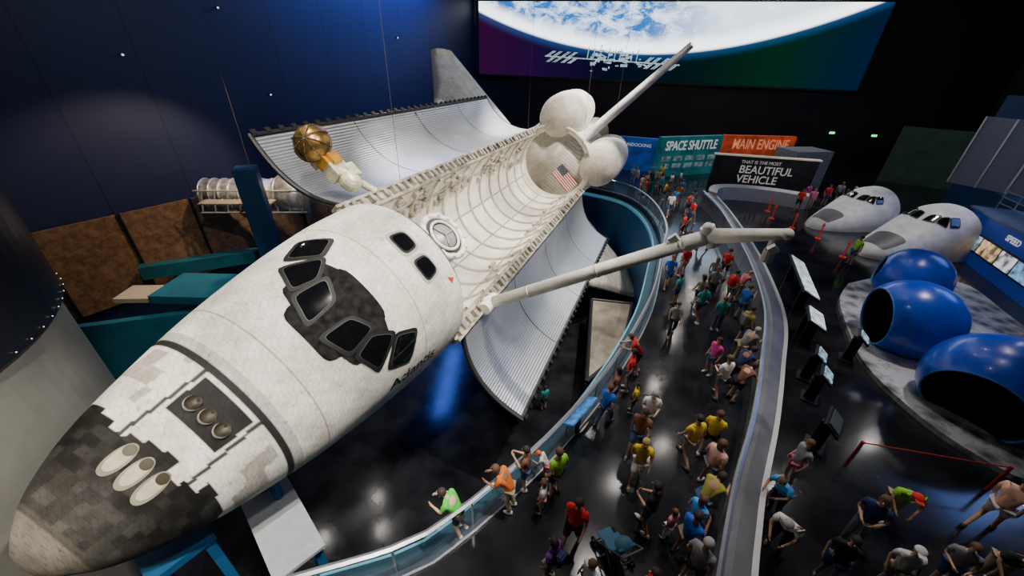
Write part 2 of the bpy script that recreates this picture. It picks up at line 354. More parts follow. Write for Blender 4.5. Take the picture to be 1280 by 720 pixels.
nt.links.new(tc.outputs["UV"],w.inputs["Vector"]);r=nt.nodes.new("ShaderNodeValToRGB");r.color_ramp.elements[0].color=(.45,.46,.5,1);r.color_ramp.elements[1].color=(.84,.85,.89,1);r.color_ramp.elements[0].position=.0;r.color_ramp.elements[1].position=.35
nt.links.new(w.outputs["Fac"],r.inputs["Fac"])
nt.links.new(r.outputs[0],b.inputs["Base Color"]);b.inputs["Metallic"].default_value=.88
n1=nt.nodes.new("ShaderNodeTexNoise");n1.inputs["Scale"].default_value=1.3;n1.inputs["Detail"].default_value=5;nt.links.new(tc.outputs["Object"],n1.inputs["Vector"]);mr=nt.nodes.new("ShaderNodeMapRange");mr.inputs[3].default_value=.28;mr.inputs[4].default_value=.5;nt.links.new(n1.outputs["Fac"],mr.inputs[0]);nt.links.new(mr.outputs[0],b.inputs["Roughness"])
bp=nt.nodes.new("ShaderNodeBump");bp.inputs["Strength"].default_value=.25;bp.inputs["Distance"].default_value=.05;nt.links.new(w.outputs["Fac"],bp.inputs["Height"]);nt.links.new(bp.outputs[0],b.inputs["Normal"])
DK=mat("door_edge_dark",(.02,.02,.02),.5)
def door(sg,alpha):
    al=radians(alpha);ch=3.9;sag=.62;root=bpy.data.objects.new("payload_bay_door",None);link(root,orb);X0=9.3
    def P(x,t,off=0):
        cc=ch*t;bul=-4*sag*t*(1-t)
        d=(cos(al),sin(al));n_=(-sin(al),cos(al));o=(d[0]*cc+n_[0]*(bul+off),d[1]*cc+n_[1]*(bul+off))
        return Vector((x,sg*(2.8+o[0]),.4+o[1]))
    def sheet(name,x0,x1,t0,t1,off,m,th=.0):
        V=[];n1,n2=2,24;uv=[]
        for i in range(n1):
            for j in range(n2):
                x=x0+(x1-x0)*i/(n1-1);t=t0+(t1-t0)*j/(n2-1);V.append(P(x,t,off));uv.append((x,t*ch))
        F_=[(i*n2+j,(i+1)*n2+j,(i+1)*n2+j+1,i*n2+j+1) for i in range(n1-1) for j in range(n2-1)]
        o=mesh_ob(name,V,F_,m,root,True);ul=o.data.uv_layers.new(name="UVMap")
        for l in o.data.loops: ul.data[l.index].uv=uv[l.vertex_index]
        if th:
            md_=o.modifiers.new("s","SOLIDIFY");md_.thickness=th;md_.offset=0
        return o
    sheet("door_shell",X0,27.1,0,1,-.07,mat("door_shell_grey",(.2,.19,.17),.6),.12)
    segs=[X0+.05,13.9,18.3,22.7,27.05]
    for i in range(4): sheet("radiator_panel",segs[i]+.03,segs[i+1]-.03,.04,.965,.04,RADM)
    bm=bmesh.new();cyl(bm,P(X0,.985,.05),P(27.1,.985,.05),.06,seg=8)
    for i in range(34):
        p=P(X0+.1+i*.53,.995,.06);box(bm,p,(.2,.16,.16))
    for k in range(22):
        cyl(bm,P(X0-.02,k/22,0),P(X0-.02,(k+1.02)/22,0),.08,seg=6);cyl(bm,P(27.12,k/22,0),P(27.12,(k+1.02)/22,0),.05,seg=6)
    bm_ob("latch_rail",bm,DK,root)
    bm=bmesh.new();box(bm,(18.3,sg*2.78,.38),(17.2,.1,.1))
    for i in range(13):
        x=10.3+i*1.35;cyl(bm,(x,sg*2.7,.45),P(x,.04,.05),.06,seg=8);box(bm,(x,sg*2.75,.42),(.3,.22,.26))
    bm_ob("door_hinge_line",bm,mat("hinge_metal",(.4,.38,.33),.4,.5),root)
door(1,-15.5);door(-1,-9.9)
hr=bpy.data.objects.new("airlock",None);link(hr,orb)
cx,cz=9.72,2.25
bm=bmesh.new();cyl(bm,(cx,0,-1.2),(cx,0,cz-.1),.72,.72,28);cyl(bm,(9.0,0,-.3),(cx,0,-.3),.6,.6,20);bm_ob("airlock_body",bm,mat("airlock_blanket",(.8,.77,.7),.7,bump=.3),hr,True)
bm=bmesh.new();torus(bm,(cx,0,cz),.74,.1);torus(bm,(cx,0,cz+.06),.5,.045)
for k in range(12):
    t=2*pi*k/12;box(bm,(cx+.74*cos(t),.74*sin(t),cz+.08),(.12,.12,.1),rz(t))
bm_ob("docking_ring",bm,mat("docking_ring_metal",(.8,.78,.72),.45,.1),hr,True)
bm=bmesh.new();cyl(bm,(cx,0,cz-.1),(cx,0,cz-.01),.66,.66,28);bm_ob("ring_well",bm,mat("ring_well_grey",(.06,.06,.055),.6),hr,True)
bm=bmesh.new();cyl(bm,(cx,0,cz-.02),(cx,0,cz+.06),.43,.4,28);
for k in range(3):
    t=2*pi*k/3;cyl(bm,(cx,0,cz+.08),(cx+.42*cos(t),.42*sin(t),cz+.08),.035,seg=6)
bm_ob("round_hatch",bm,mat("hatch_grey",(.28,.28,.26),.4,.2),hr,True)
ku=bpy.data.objects.new("dish_antenna",None);link(ku,orb);dc=Vector((9.5,4.75,.95))
bm=bmesh.new();ax=Vector((-.75,.1,.6)).normalized();q=Matrix.Translation(dc)@ax.to_track_quat('Z','Y').to_matrix().to_4x4();rr=[]
for i in range(10):
    an=pi/2*(1-i/9)*.98;rr.append([bm.verts.new(q@Vector((.56*sin(an+.001)*cos(2*pi*j/32),.56*sin(an+.001)*sin(2*pi*j/32),-.02+.5*cos(an)))) for j in range(32)])
for i in range(9):
    for j in range(32):bm.faces.new((rr[i][j],rr[i][(j+1)%32],rr[i+1][(j+1)%32],rr[i+1][j]))
bm_ob("gold_reflector",bm,mat("gold_foil",(.34,.2,.06),.33,.8,var=.5,scale=5),ku,True)
bm=bmesh.new();torus(bm,None,.56,.035,M0=q);ball(bm,dc-ax*.1,.5,(1,1,.5));
for k in range(4):
    t=pi*k/4
    for j in range(10):
        a0=-pi/2+pi*j/10;a1=a0+pi/10
        pp=[q@Vector((.58*sin(z_)*cos(t),.58*sin(z_)*sin(t),.52*cos(z_))) for z_ in (a0,a1)];cyl(bm,pp[0],pp[1],.014,seg=5)
bm_ob("antenna_rim",bm,mat("antenna_dark",(.12,.085,.04),.5),ku,True)
bm=bmesh.new();box(bm,(9.7,3.9,.75),(.6,.75,.55));box(bm,(9.6,4.35,.6),(.3,.35,.65));box(bm,(9.9,3.5,1.05),(.35,.5,.3));cyl(bm,(9.7,4,.7),(10.6,2.8,.6),.13);cyl(bm,(9.9,3.3,.9),(9.5,4.5,1.0),.09);ball(bm,(9.75,3.3,.85),.34)
bmesh.ops.bevel(bm,geom=[e for e in bm.edges if e.calc_length()>.25],offset=.04,segments=1,affect='EDGES')
bm_ob("antenna_gimbal",bm,mat("white_foil",(.8,.72,.5),.35,.15,var=.35,scale=5,bump=.8),ku)
bm=bmesh.new();box(bm,(9.65,4.05,1.1),(.35,.35,.14));box(bm,(9.4,4.2,.85),(.12,.4,.4));bm_ob("gold_electronics_cover",bm,mat("amber_foil",(.75,.36,.05),.35,.4,bump=.4),ku)
rm=bpy.data.objects.new("robot_arm",None);link(rm,orb)
S_=Vector((11.0,-2.75,.75));E_=Vector((11.5,-4.9,7.9));W_=Vector((10.4,-5.4,9.4));dn=-Vector((a.z,s.z,u.z))
WF=mat("arm_blanket",(.74,.71,.64),.65,var=.15,scale=3,bump=.2);WG=mat("arm_joint_white",(.86,.85,.8),.5)
bm=bmesh.new();cyl(bm,S_,E_,.22,.2,24)
for k in (2,5,8):
    p=S_.lerp(E_,k/9);q_=S_.lerp(E_,k/9+.006);cyl(bm,p,q_,.225,seg=24)
bm_ob("upper_arm_boom",bm,WF,rm,True)
bm=bmesh.new();ball(bm,S_,.3);box(bm,S_-Vector((0,0,.25)),(.6,.45,.4));cyl(bm,S_-Vector((.45,0,0)),S_+Vector((.45,0,0)),.22);bm_ob("shoulder_joint",bm,WG,rm)
nn=(W_-E_).cross(E_-S_).normalized();ud=(E_-S_).normalized()
bm=bmesh.new();cyl(bm,E_-nn*.3,E_+nn*.3,.19,seg=20);cyl(bm,E_-ud*.7,E_+ud*.05,.24,.2,20);ball(bm,E_+Vector((-.1,.3,.1)),.13);box(bm,E_-ud*.9+nn*.25,(.2,.2,.25));bm_ob("elbow_joint",bm,WG,rm)
bm=bmesh.new();cyl(bm,E_,W_,.22,.13,20);bm_ob("forearm_boom",bm,WF,rm,True)
bm=bmesh.new();wp=W_.lerp(E_,.12);cyl(bm,wp,wp+dn*.4,.1);cyl(bm,wp+dn*.4,wp+dn*.7,.13,.15);ball(bm,W_,.14);box(bm,wp+dn*.3+Vector((-.2,0,0)),(.18,.18,.18));bm_ob("end_effector",bm,mat("effector_grey",(.55,.55,.52),.5),rm)
def nm(co):
    x=5.75+co.x;t=radians(180-31)-co.y/2.6
    p=sec(x,t);c0=Vector((x,0,herm(x,4)));return p+(p-c0).normalized()*.02
text_ob("name_lettering","Atlantis",.5,mat("black_lettering",(.01,.01,.01),.5),Matrix.Identity(4),orb,align='LEFT',fn=nm,bold=.01)
mesh_ob("red_rescue_mark",[surf(8.35,-1.0,.02),surf(8.6,-1.12,.02),surf(8.45,-1.22,.02)],[(0,1,2)],mat("red_mark",(.6,.03,.02),.5),orb)
# ------------------------------------------------------------------ ROOM
DECKF=bpy.data.materials.new("polished_dark_floor");DECKF.use_nodes=True;nt=DECKF.node_tree;b=nt.nodes["Principled BSDF"];tc=nt.nodes.new("ShaderNodeTexCoord")
n1=nt.nodes.new("ShaderNodeTexNoise");n1.inputs["Scale"].default_value=.7;n1.inputs["Detail"].default_value=6;nt.links.new(tc.outputs["Object"],n1.inputs["Vector"])
r=nt.nodes.new("ShaderNodeValToRGB");r.color_ramp.elements[0].position=.35;r.color_ramp.elements[1].position=.7;r.color_ramp.elements[0].color=(.008,.0085,.011,1);r.color_ramp.elements[1].color=(.026,.027,.032,1);nt.links.new(n1.outputs["Fac"],r.inputs["Fac"])
nt.links.new(r.outputs[0],b.inputs["Base Color"])
r3=nt.nodes.new("ShaderNodeMapRange");r3.inputs[3].default_value=.08;r3.inputs[4].default_value=.2;nt.links.new(n1.outputs["Fac"],r3.inputs[0]);nt.links.new(r3.outputs[0],b.inputs["Roughness"])
LR=[(-9,-6),(-8,.5),(-5.5,2.6),(-2.2,3.8),(-1.2,4.4),(-.2,5.3),(1,6.5),(2.4,8.2),(3.4,9.6),(4.8,11.8),(6.4,14.8),(8.1,19),(9.4,22.4),(10,26.8),(9.5,30.5),(7.9,32.5),(5,34.2),(0,36.5),(-8,40),(-17,44)]
LP=smooth_path([Vector((*p,0)) for p in LR],.5)
deck=[(p.x,p.y) for p in LP]+[(-4,62),(50,50),(50,-7)]
bm=bmesh.new();fcs=bm.faces.new([bm.verts.new((x,y,0)) for x,y in deck]);bmesh.ops.triangulate(bm,faces=[fcs])
ex=bmesh.ops.extrude_face_region(bm,geom=list(bm.faces));bmesh.ops.translate(bm,verts=[v for v in ex['geom'] if isinstance(v,bmesh.types.BMVert)],vec=(0,0,-.5))
tag(bm_ob("floor",bm,DECKF),kind="structure")
tag(mesh_ob("floor_lower",[(-48,-7,-7.3),(50,-7,-7.3),(50,62,-7.3),(-48,62,-7.3)],[(0,1,2,3)],DECKF),kind="structure")
def wallm(name,colr,rough,gx=3.2):
    m=bpy.data.materials.new(name);m.use_nodes=True;nt=m.node_tree;b=nt.nodes["Principled BSDF"];uvn=nt.nodes.new("ShaderNodeUVMap");uvn.uv_map="uv"
    br=nt.nodes.new("ShaderNodeTexBrick");br.offset=0;br.inputs["Scale"].default_value=1;br.inputs["Brick Width"].default_value=gx;br.inputs["Row Height"].default_value=40;br.inputs["Mortar Size"].default_value=.03
    br.inputs["Color1"].default_value=(*colr,1);br.inputs["Color2"].default_value=(*[c*.85 for c in colr],1);br.inputs["Mortar"].default_value=(*[c*.3 for c in colr],1)
    nt.links.new(uvn.outputs[0],br.inputs["Vector"]);nt.links.new(br.outputs[0],b.inputs["Base Color"]);b.inputs["Roughness"].default_value=rough;return m
def wall(name,p,q,z0,z1,m):
    o=mesh_ob(name,[(*p,z0),(*q,z0),(*q,z1),(*p,z1)],[(0,1,2,3)],m);L=(Vector(q)-Vector(p)).length
    ul=o.data.uv_layers.new(name="uv")
    for l,c in zip(o.data.loops,[(0,z0+10),(L,z0+10),(L,z1+10),(0,z1+10)]):ul.data[l.index].uv=c
    return tag(o,kind="structure")
BL=(-5.6,56.9)
wall("wall_left",BL,(-41.5,-6.2),-7.3,19,wallm("navy_wall_panel",(.014,.024,.08),.5,4.4))
wall("wall_back",BL,(50,42.8),-7.3,19,wallm("black_wall_panel",(.008,.008,.012),.6,4))
wall("wall_right",(48,44),(48,-6.5),-.5,19,wallm("dark_wall_panel",(.012,.013,.02),.6))
wall("wall_rear",(-42,-6.2),(49,-6.2),-7.3,19,wallm("dark_rear_panel",(.015,.016,.022),.6))
tag(mesh_ob("ceiling",[(-48,-7,19),(50,-7,19),(50,62,19),(-48,62,19)],[(0,3,2,1)],mat("black_ceiling",(.01,.01,.012),.8)),kind="structure")
SIL=mat("brushed_rail_steel",(.42,.44,.47),.35,.8);GLS=mat("blue_tint_glass",(.08,.24,.34),.08,0,alpha=.13);CURB=mat("dark_slate_curb",(.035,.05,.07),.35)
lr=empty("curved_glass_railing",(0,0,0),"curved blue-tinted glass railing with steel handrail along the walkway","railing")
PA=[p for p in LP if p.y>1.5 and p.x<=11 and not(p.y>34 and p.x<-2)]
sweep("curb",PA,[(-.12,-.5),(.12,-.02),(.12,.1),(-.12,.1)],CURB,lr)
sweep("glass_panel",PA,[(-.02,.1),(.02,.1),(.02,1.0),(-.02,1.0)],GLS,lr)
sweep("handrail",PA,[(-.05,1.0),(.05,1.0),(.06,1.05),(0,1.08),(-.06,1.05)],SIL,lr)
sweep("base_trim",PA,[(.12,0),(.17,0),(.17,.07),(.12,.07)],SIL,lr)
sweep("lower_ledge",PA,[(-.5,-.35),(-.15,-.35),(-.15,-.25),(-.5,-.25)],mat("ledge_dark_blue",(.02,.06,.09),.35,.3),lr)
sweep("blue_light_strip",PA,[(-.56,-.5),(-.5,-.5),(-.5,-.24),(-.56,-.24)],mat("blue_strip",(.1,.3,.4),.4,emit=(.12,.4,.6),es=.25),lr)
for i in range(2,len(PA),3):
    bm=bmesh.new();p=PA[i];box(bm,(p.x,p.y,.55),(.04,.04,.9));bm_ob("rail_post",bm,SIL,lr)
BW=[p for p in LP if (p.y>20 and p.x>2)]
o=sweep("void_edge_cladding",BW,[(-.16,-7.3),(-.08,-7.3),(-.08,-.5),(-.16,-.5)],mat("deep_blue_cladding",(.03,.12,.3),.35));tag(o,"deep blue curved cladding below the walkway edge","wall cladding")
RL=[(2.6,.6),(3.3,2.0),(4.2,3.5),(4.9,4.6),(5.5,5.5),(6.9,7.4),(8.5,9.9),(10.2,12.8),(11.6,16.3),(12.8,20.2),(14.2,25.8),(14.7,29.6)]
RR=[(3.2,.5),(4.0,1.9),(4.9,3.5),(5.6,4.6),(6.2,5.5),(7.6,7.4),(9.2,9.8),(11.0,12.7),(12.4,16.2),(13.6,20),(15.0,25.6),(15.7,29.4)]
def resamp(P,k):
    P=smooth_path([Vector(p) for p in P],.2);d=[0]
    for i in range(1,len(P)):d.append(d[-1]+(P[i]-P[i-1]).length)
    return [Vector((np.interp(d[-1]*i/(k-1),d,[p.x for p in P]),np.interp(d[-1]*i/(k-1),d,[p.y for p in P]))) for i in range(k)]
A_=resamp(RL,70);B_=resamp(RR,70);V=[];Fc=[]
for i in range(70):
    l,r_=A_[i],B_[i];V+=[(l.x,l.y,0),(l.x,l.y,1.0),(l.x+(r_.x-l.x)*.25,l.y+(r_.y-l.y)*.25,1.12),(r_.x,r_.y,.8),(r_.x+.05,r_.y-.03,0)]
for i in range(69):
    for j in range(4):Fc.append((i*5+j,(i+1)*5+j,(i+1)*5+j+1,i*5+j+1))
Fc+=[(0,1,2,3,4),tuple(69*5+j for j in (4,3,2,1,0))]
pp=empty("curved_parapet_wall",(0,0,0),"wide light grey curved parapet wall with steel handrail","parapet")
mesh_ob("parapet_body",V,Fc,mat("grey_metal_parapet",(.22,.225,.24),.4,.2,var=.3,scale=.8),pp)
sweep("handrail",[Vector((p.x,p.y,0)) for p in A_],[(-.1,1.16),(-.02,1.16),(0,1.21),(-.06,1.24),(-.12,1.21)],SIL,pp)
sweep("outer_cap",[Vector((p.x,p.y,0)) for p in B_],[(-.06,.78),(.06,.78),(.06,.86),(-.06,.86)],mat("pale_cap",(.6,.6,.6),.4),pp)
cc=smooth_path([Vector((*p,0)) for p in [(15.3,29.9),(16.4,31.6),(18.4,32.0),(20.8,31.4),(23.2,30.0)]],.5)
tag(sweep("curved_counter",cc,[(-.15,0),(.5,0),(.5,1.05),(-.15,1.15)],mat("counter_white",(.45,.46,.48),.4)),"pale curved counter wall at the end of the walkway","counter")
# ------------------------------------------------------------------ projection screen
SCR=bpy.data.materials.new("earth_picture");SCR.use_nodes=True;nt=SCR.node_tree;nt.nodes.clear();N=nt.nodes.new;Lk=nt.links.new
out=N("ShaderNodeOutputMaterial");em=N("ShaderNodeEmission");Lk(em.outputs[0],out.inputs[0]);uvn=N("ShaderNodeUVMap");uvn.uv_map="uv";sp=N("ShaderNodeSeparateXYZ");Lk(uvn.outputs[0],sp.inputs[0])
def Mth(op,x,y=None,cl=False):
    m=N("ShaderNodeMath");m.operation=op;m.use_clamp=cl
    for i,v in enumerate((x,y)):
        if v is None: continue
        if isinstance(v,(int,float)): m.inputs[i].default_value=v
        else: Lk(v,m.inputs[i])
    return m.outputs[0]
uu,vv=sp.outputs[0],sp.outputs[1]
du=Mth('SUBTRACT',uu,.46);par=Mth('ADD',Mth('MULTIPLY',Mth('MULTIPLY',du,du),2.4),.36);d_=Mth('SUBTRACT',vv,par)
mp=N("ShaderNodeMapping");mp.inputs["Scale"].default_value=(12,4,1);mp.inputs["Rotation"].default_value=(0,0,.25);Lk(uvn.outputs[0],mp.inputs[0])
nz=N("ShaderNodeTexNoise");nz.inputs["Scale"].default_value=1.4;nz.inputs["Detail"].default_value=10;nz.inputs["Roughness"].default_value=.72;nz.inputs["Distortion"].default_value=.6;Lk(mp.outputs[0],nz.inputs["Vector"])
rc=N("ShaderNodeValToRGB");e=rc.color_ramp.elements;e[0].position=.44;e[0].color=(.005,.1,.36,1);e[1].position=.6;e[1].color=(.6,.8,1,1);Lk(nz.outputs["Fac"],rc.inputs["Fac"])
def mix(fac,c1,c2):
    m=N("ShaderNodeMixRGB")
    for i,v in ((0,fac),(1,c1),(2,c2)):
        if isinstance(v,(tuple,int,float)): m.inputs[i].default_value=v if not isinstance(v,tuple) else (*v,1)
        else: Lk(v,m.inputs[i])
    return m.outputs[0]
sm=N("ShaderNodeMapRange");sm.interpolation_type='SMOOTHSTEP';Lk(d_,sm.inputs[0]);sm.inputs[1].default_value=.26;sm.inputs[2].default_value=.05;haze=sm.outputs[0]
s2=N("ShaderNodeMapRange");s2.interpolation_type='SMOOTHSTEP';Lk(uu,s2.inputs[0]);s2.inputs[1].default_value=.45;s2.inputs[2].default_value=.7
earth=mix(Mth('MULTIPLY',s2.outputs[0],.85),rc.outputs[0],(.75,.9,1.))
earth=mix(Mth('MULTIPLY',haze,.95),earth,(1.3,1.35,1.4))
sr=N("ShaderNodeValToRGB");e=sr.color_ramp.elements;e[0].position=0;e[0].color=(.014,.001,.016,1);e[1].position=1;e[1].color=(.0005,.005,.018,1)
for p_,c_ in ((.18,(.006,.001,.018)),(.4,(.0006,.002,.008)),(.62,(.0003,.005,.005)),(.8,(.0005,.011,.005))):
    x_=e.new(p_);x_.color=(*c_,1)
Lk(uu,sr.inputs[0])
gl=N("ShaderNodeMapRange");Lk(d_,gl.inputs[0]);gl.interpolation_type='SMOOTHSTEP';gl.inputs[1].default_value=-.14;gl.inputs[2].default_value=.0
space=mix(Mth('MULTIPLY',gl.outputs[0],.2),sr.outputs[0],(.02,.12,.4))
vs=N("ShaderNodeTexVoronoi");vs.inputs["Scale"].default_value=60;mp2=N("ShaderNodeMapping");mp2.inputs["Scale"].default_value=(5.7,1,1);Lk(uvn.outputs[0],mp2.inputs[0]);Lk(mp2.outputs[0],vs.inputs["Vector"])
st=Mth('LESS_THAN',vs.outputs["Distance"],.03)
space=mix(Mth('MULTIPLY',st,.06),space,(.8,.8,.8))
s4=N("ShaderNodeMapRange");Lk(d_,s4.inputs[0]);s4.interpolation_type='SMOOTHSTEP';s4.inputs[1].default_value=-.02;s4.inputs[2].default_value=.03
col=mix(s4.outputs[0],space,earth);Lk(col,em.inputs[0]);em.inputs[1].default_value=2.4
be=.248;SX0,SY0,SZ0,SW,SH=-5.2,56.1,7.87,42.0,7.5
scr=empty("projection_screen",(SX0+SW/2*cos(be),SY0-SW/2*sin(be),SZ0),"huge wide wall screen showing curved earth and space station","screen",rz_=-be)
o=mesh_ob("screen_picture",[(-SW/2,0,0),(SW/2,0,0),(SW/2,0,SH),(-SW/2,0,SH)],[(0,1,2,3)],SCR,scr);ul=o.data.uv_layers.new(name="uv")
for l,c in zip(o.data.loops,[(0,0),(1,0),(1,1),(0,1)]):ul.data[l.index].uv=c
bm=bmesh.new();
for cx_,cz_,sx_,sz_ in ((0,-.1,SW+.4,.2),(0,SH+.1,SW+.4,.2),(-SW/2-.1,SH/2,.2,SH+.4),(SW/2+.1,SH/2,.2,SH+.4)):box(bm,(cx_,.05,cz_),(sx_,.25,sz_))
bm_ob("screen_frame",bm,mat("black_frame",(.01,.01,.01),.5),scr)
bm=bmesh.new();rq=random.Random(5)
def rect(x,z,w,h,y=-.05,tilt=0.,rot=0.):
    pts=[(-w/2,-h/2),(w/2,-h/2),(w/2,h/2),(-w/2,h/2)];c9,s9=cos(rot),sin(rot)
    bm.faces.new([bm.verts.new((x+(px+tilt*pz)*c9-pz*s9,y,z+(px+tilt*pz)*s9+pz*c9)) for px,pz in pts])
cx_,cz_=-SW/2+SW*.385,SH*.26;rt_=-.03
rect(cx_,cz_,15.5,.12,rot=rt_)
def P2(k,dz): return cx_+k,cz_+dz+rt_*k
for k in (-7.0,-6.2,-5.2,-4.4,4.4,5.2,6.2,7.0):
    for q_ in (-.12,.12):
        x_,z_=P2(k+q_,.32);rect(x_,z_,.18,.5,-.07,1.6 if k<0 else 1.2)
        x_,z_=P2(k+q_,-.32);rect(x_,z_,.18,.5,-.07,1.6 if k<0 else 1.2)
for k in range(44):
    g_=rq.gauss(0,1.6);x_,z_=P2(g_,rq.gauss(0,.38));rect(x_,z_,rq.uniform(.15,.8),rq.uniform(.08,.28),-.06-.002*k,rq.uniform(-.5,.5),rq.uniform(-.4,.4))
for k in (-2.6,-1.9,-1.2,-.2,.5,1.1,2.4,3.0):
    x_,z_=P2(k,.6);rect(x_,z_,.1,rq.uniform(.8,1.8),-.16,.1)
bm_ob("station_picture",bm,mat("station_white",(.8,.85,.9),.5,emit=(.5,.72,.85),es=1.0,var=.6,scale=6),scr)
# ------------------------------------------------------------------ left side architecture
def bx(name,c,sz,m,label,cat,rot=0.,group=None,bev=.03):
    bm=bmesh.new();box(bm,(0,0,0),sz);bmesh.ops.bevel(bm,geom=list(bm.edges),offset=min(bev,min(sz)*.3),segments=2,affect='EDGES',profile=.5)
    o=bm_ob(name,bm,m);o.location=c;o.rotation_euler=(0,0,rot);return tag(o,label,cat,group)
TEAL=mat("teal_blue_paint",(.02,.15,.2),.4,var=.2,scale=1);NAVY=mat("navy_paint",(.01,.045,.12),.4)
RUST=bpy.data.materials.new("rusted_panel");RUST.use_nodes=True;nt=RUST.node_tree;b=nt.nodes["Principled BSDF"];tc=nt.nodes.new("ShaderNodeTexCoord");n1=nt.nodes.new("ShaderNodeTexNoise");n1.inputs["Scale"].default_value=2.2;n1.inputs["Detail"].default_value=12;n1.inputs["Roughness"].default_value=.8
nt.links.new(tc.outputs["Object"],n1.inputs["Vector"]);r=nt.nodes.new("ShaderNodeValToRGB");e=r.color_ramp.elements;e[0].position=.35;e[0].color=(.05,.026,.015,1);e[1].position=.7;e[1].color=(.34,.19,.09,1);nt.links.new(n1.outputs["Fac"],r.inputs[0]);nt.links.new(r.outputs[0],b.inputs["Base Color"]);b.inputs["Roughness"].default_value=.8
wd=Vector((-.494,-.869));wn=Vector((.869,-.494));wa=atan2(wd.y,wd.x)
for i in range(7):
    p=Vector(BL)+wd*(22+i*3.9)+wn*.35
    bx("rusted_wall_panel",(p.x,p.y,-2.4),(3.75,.15,5.6),RUST,"tall rusty brown metal panel fixed along the wall","wall panel",wa,"rusted panels along the wall")
    p2=Vector(BL)+wd*(22+i*3.9+1.95)+wn*.55
    bx("wall_mullion",(p2.x,p2.y,-2.4),(.12,.15,5.8),mat("black_metal",(.015,.015,.015),.5),"thin black upright between rusty panels","mullion",wa,"panel uprights")
bx("teal_walkway_slab",(-17.4,18.6,-2.45),(4.9,2.7,.5),TEAL,"teal painted raised platform slab beside the spacecraft","platform",.03)
bx("tan_platform",(-20.9,18.0,-2.6),(2.0,1.5,.3),mat("tan_board",(.6,.46,.3),.6),"small tan platform board beside the teal slab","platform",.1)
bx("teal_partition",(-19.5,17.0,-5.3),(13,.4,4.0),TEAL,"dark teal partition wall below the raised slab","partition",.35)
bx("support_column",(-15.0,21.2,-1.7),(1.1,1.1,11.2),NAVY,"square navy steel support column behind the spacecraft","column",.4)
bx("blue_wall_beam",(-20,24.0,-3.3),(10,.7,.9),TEAL,"long teal horizontal beam beside the rusty panels","beam",.5)
dr=empty("cylindrical_gallery_drum",(-16.7,4.3,-7.3),"huge smooth cylindrical gallery wall, grey below and dark above","curved wall")
def shell(name,r,z0,z1,m,seg=96,r1=None):
    V=[];r1=r1 or r
    for z,q in ((z0,r),(z1,r1)):
        for j in range(seg):V.append((q*cos(2*pi*j/seg),q*sin(2*pi*j/seg),z))
    return mesh_ob(name,V,[(j,(j+1)%seg,seg+(j+1)%seg,seg+j) for j in range(seg)]+[tuple(seg+j for j in range(seg)),tuple(reversed(range(seg)))],m,dr,False)
shell("lower_drum",6.0,0,10.75,mat("grey_drum_plaster",(.22,.215,.19),.4,var=.35,scale=.4))
shell("upper_drum",6.2,10.8,16.6,mat("dark_drum_panel",(.012,.014,.022),.35),r1=6.35)
LMP=mat("small_lamp",(1,1,1),.5,emit=(1,.92,.8),es=1.2)
bm=bmesh.new()
for j in range(44):
    t=-pi/2+pi*1.1*j/44;ball(bm,(6.24*cos(t),6.24*sin(t),10.9),.014,seg=6)
bm_ob("rim_light_row",bm,LMP,dr)["kind"]="stuff"
sat=empty("hanging_silver_satellite",(-18.0,26.0,.8),"silver foil-covered space telescope model hanging by the wall","satellite",rz_=.12)
bm=bmesh.new();cyl(bm,(-3.4,0,0),(1.2,0,0),1.05,1.05,24);cyl(bm,(1.2,0,0),(1.6,0,0),1.05,1.35,24);cyl(bm,(1.6,0,0),(3.4,0,0),1.35,1.35,24)
for k in range(8):torus(bm,None,1.07,.05,M0=Matrix.Translation((-3.3+k*.62,0,0))@Matrix.Rotation(pi/2,4,'Y'),seg=24,ring=6)
bm_ob("telescope_tube",bm,mat("silver_foil",(.62,.61,.58),.35,.6,var=.5,scale=3,bump=1.),sat,True)
for sg in (1,-1):
    bm=bmesh.new();box(bm,(-.4,sg*2.0,.1),(4.4,.9,.08));cyl(bm,(-.4,0,0),(-.4,sg*1.9,.1),.07)
    for k in range(6):box(bm,(-2.3+k*.76,sg*2.0,.15),(.05,.95,.06))
    bm_ob("solar_panel",bm,mat("gold_grey_panel",(.45,.38,.26),.4,.3),sat)
bm=bmesh.new()
for k in range(9):
    cyl(bm,(-3.3+k*.8,-1.2,-.9),(-2.9+k*.8,-1.2,.6),.05);
cyl(bm,(-3.4,-1.2,-.9),(3.4,-1.2,-.9),.06);cyl(bm,(-3.4,-1.2,.6),(3.4,-1.2,.6),.06);bm_ob("handrail_truss",bm,mat("truss_grey",(.5,.5,.48),.4,.4),sat)
bm=bmesh.new();cyl(bm,(0,0,1),(0,0,18),.012,seg=6);bm_ob("hanging_cable",bm,mat("cable_dark",(.08,.08,.08),.5),sat)
for px,py,pz in [(14,0,11),(20,0,14.5),(30,0,11.8),(36,0,9),(42,0,13),(28,0,6.6)]:
    p=Vector(BL)+wd*px+wn*.2;bm=bmesh.new();cyl(bm,(0,0,0),(wn.x*.25,wn.y*.25,0),.09,.11);e=bm_ob("wall_spotlight",bm,MATS["black_metal"]);e.location=(p.x,p.y,pz);tag(e,"tiny round wall spotlight on the navy wall","light","wall spotlights")
    bm=bmesh.new();ball(bm,(wn.x*.27,wn.y*.27,0),.06,seg=8);bm_ob("bulb",bm,LMP,e)
tr=empty("nose_support_truss",(-5.7,5.2,-7.3),"blue steel support frame with white top plate under the nose","support frame",rz_=-.75)
BLU=mat("blue_steel",(.02,.12,.28),.4)
bm=bmesh.new();box(bm,(0,0,6.3),(2.6,1.15,.1));bm_ob("white_top_plate",bm,mat("white_plate",(.42,.44,.46),.5),tr)
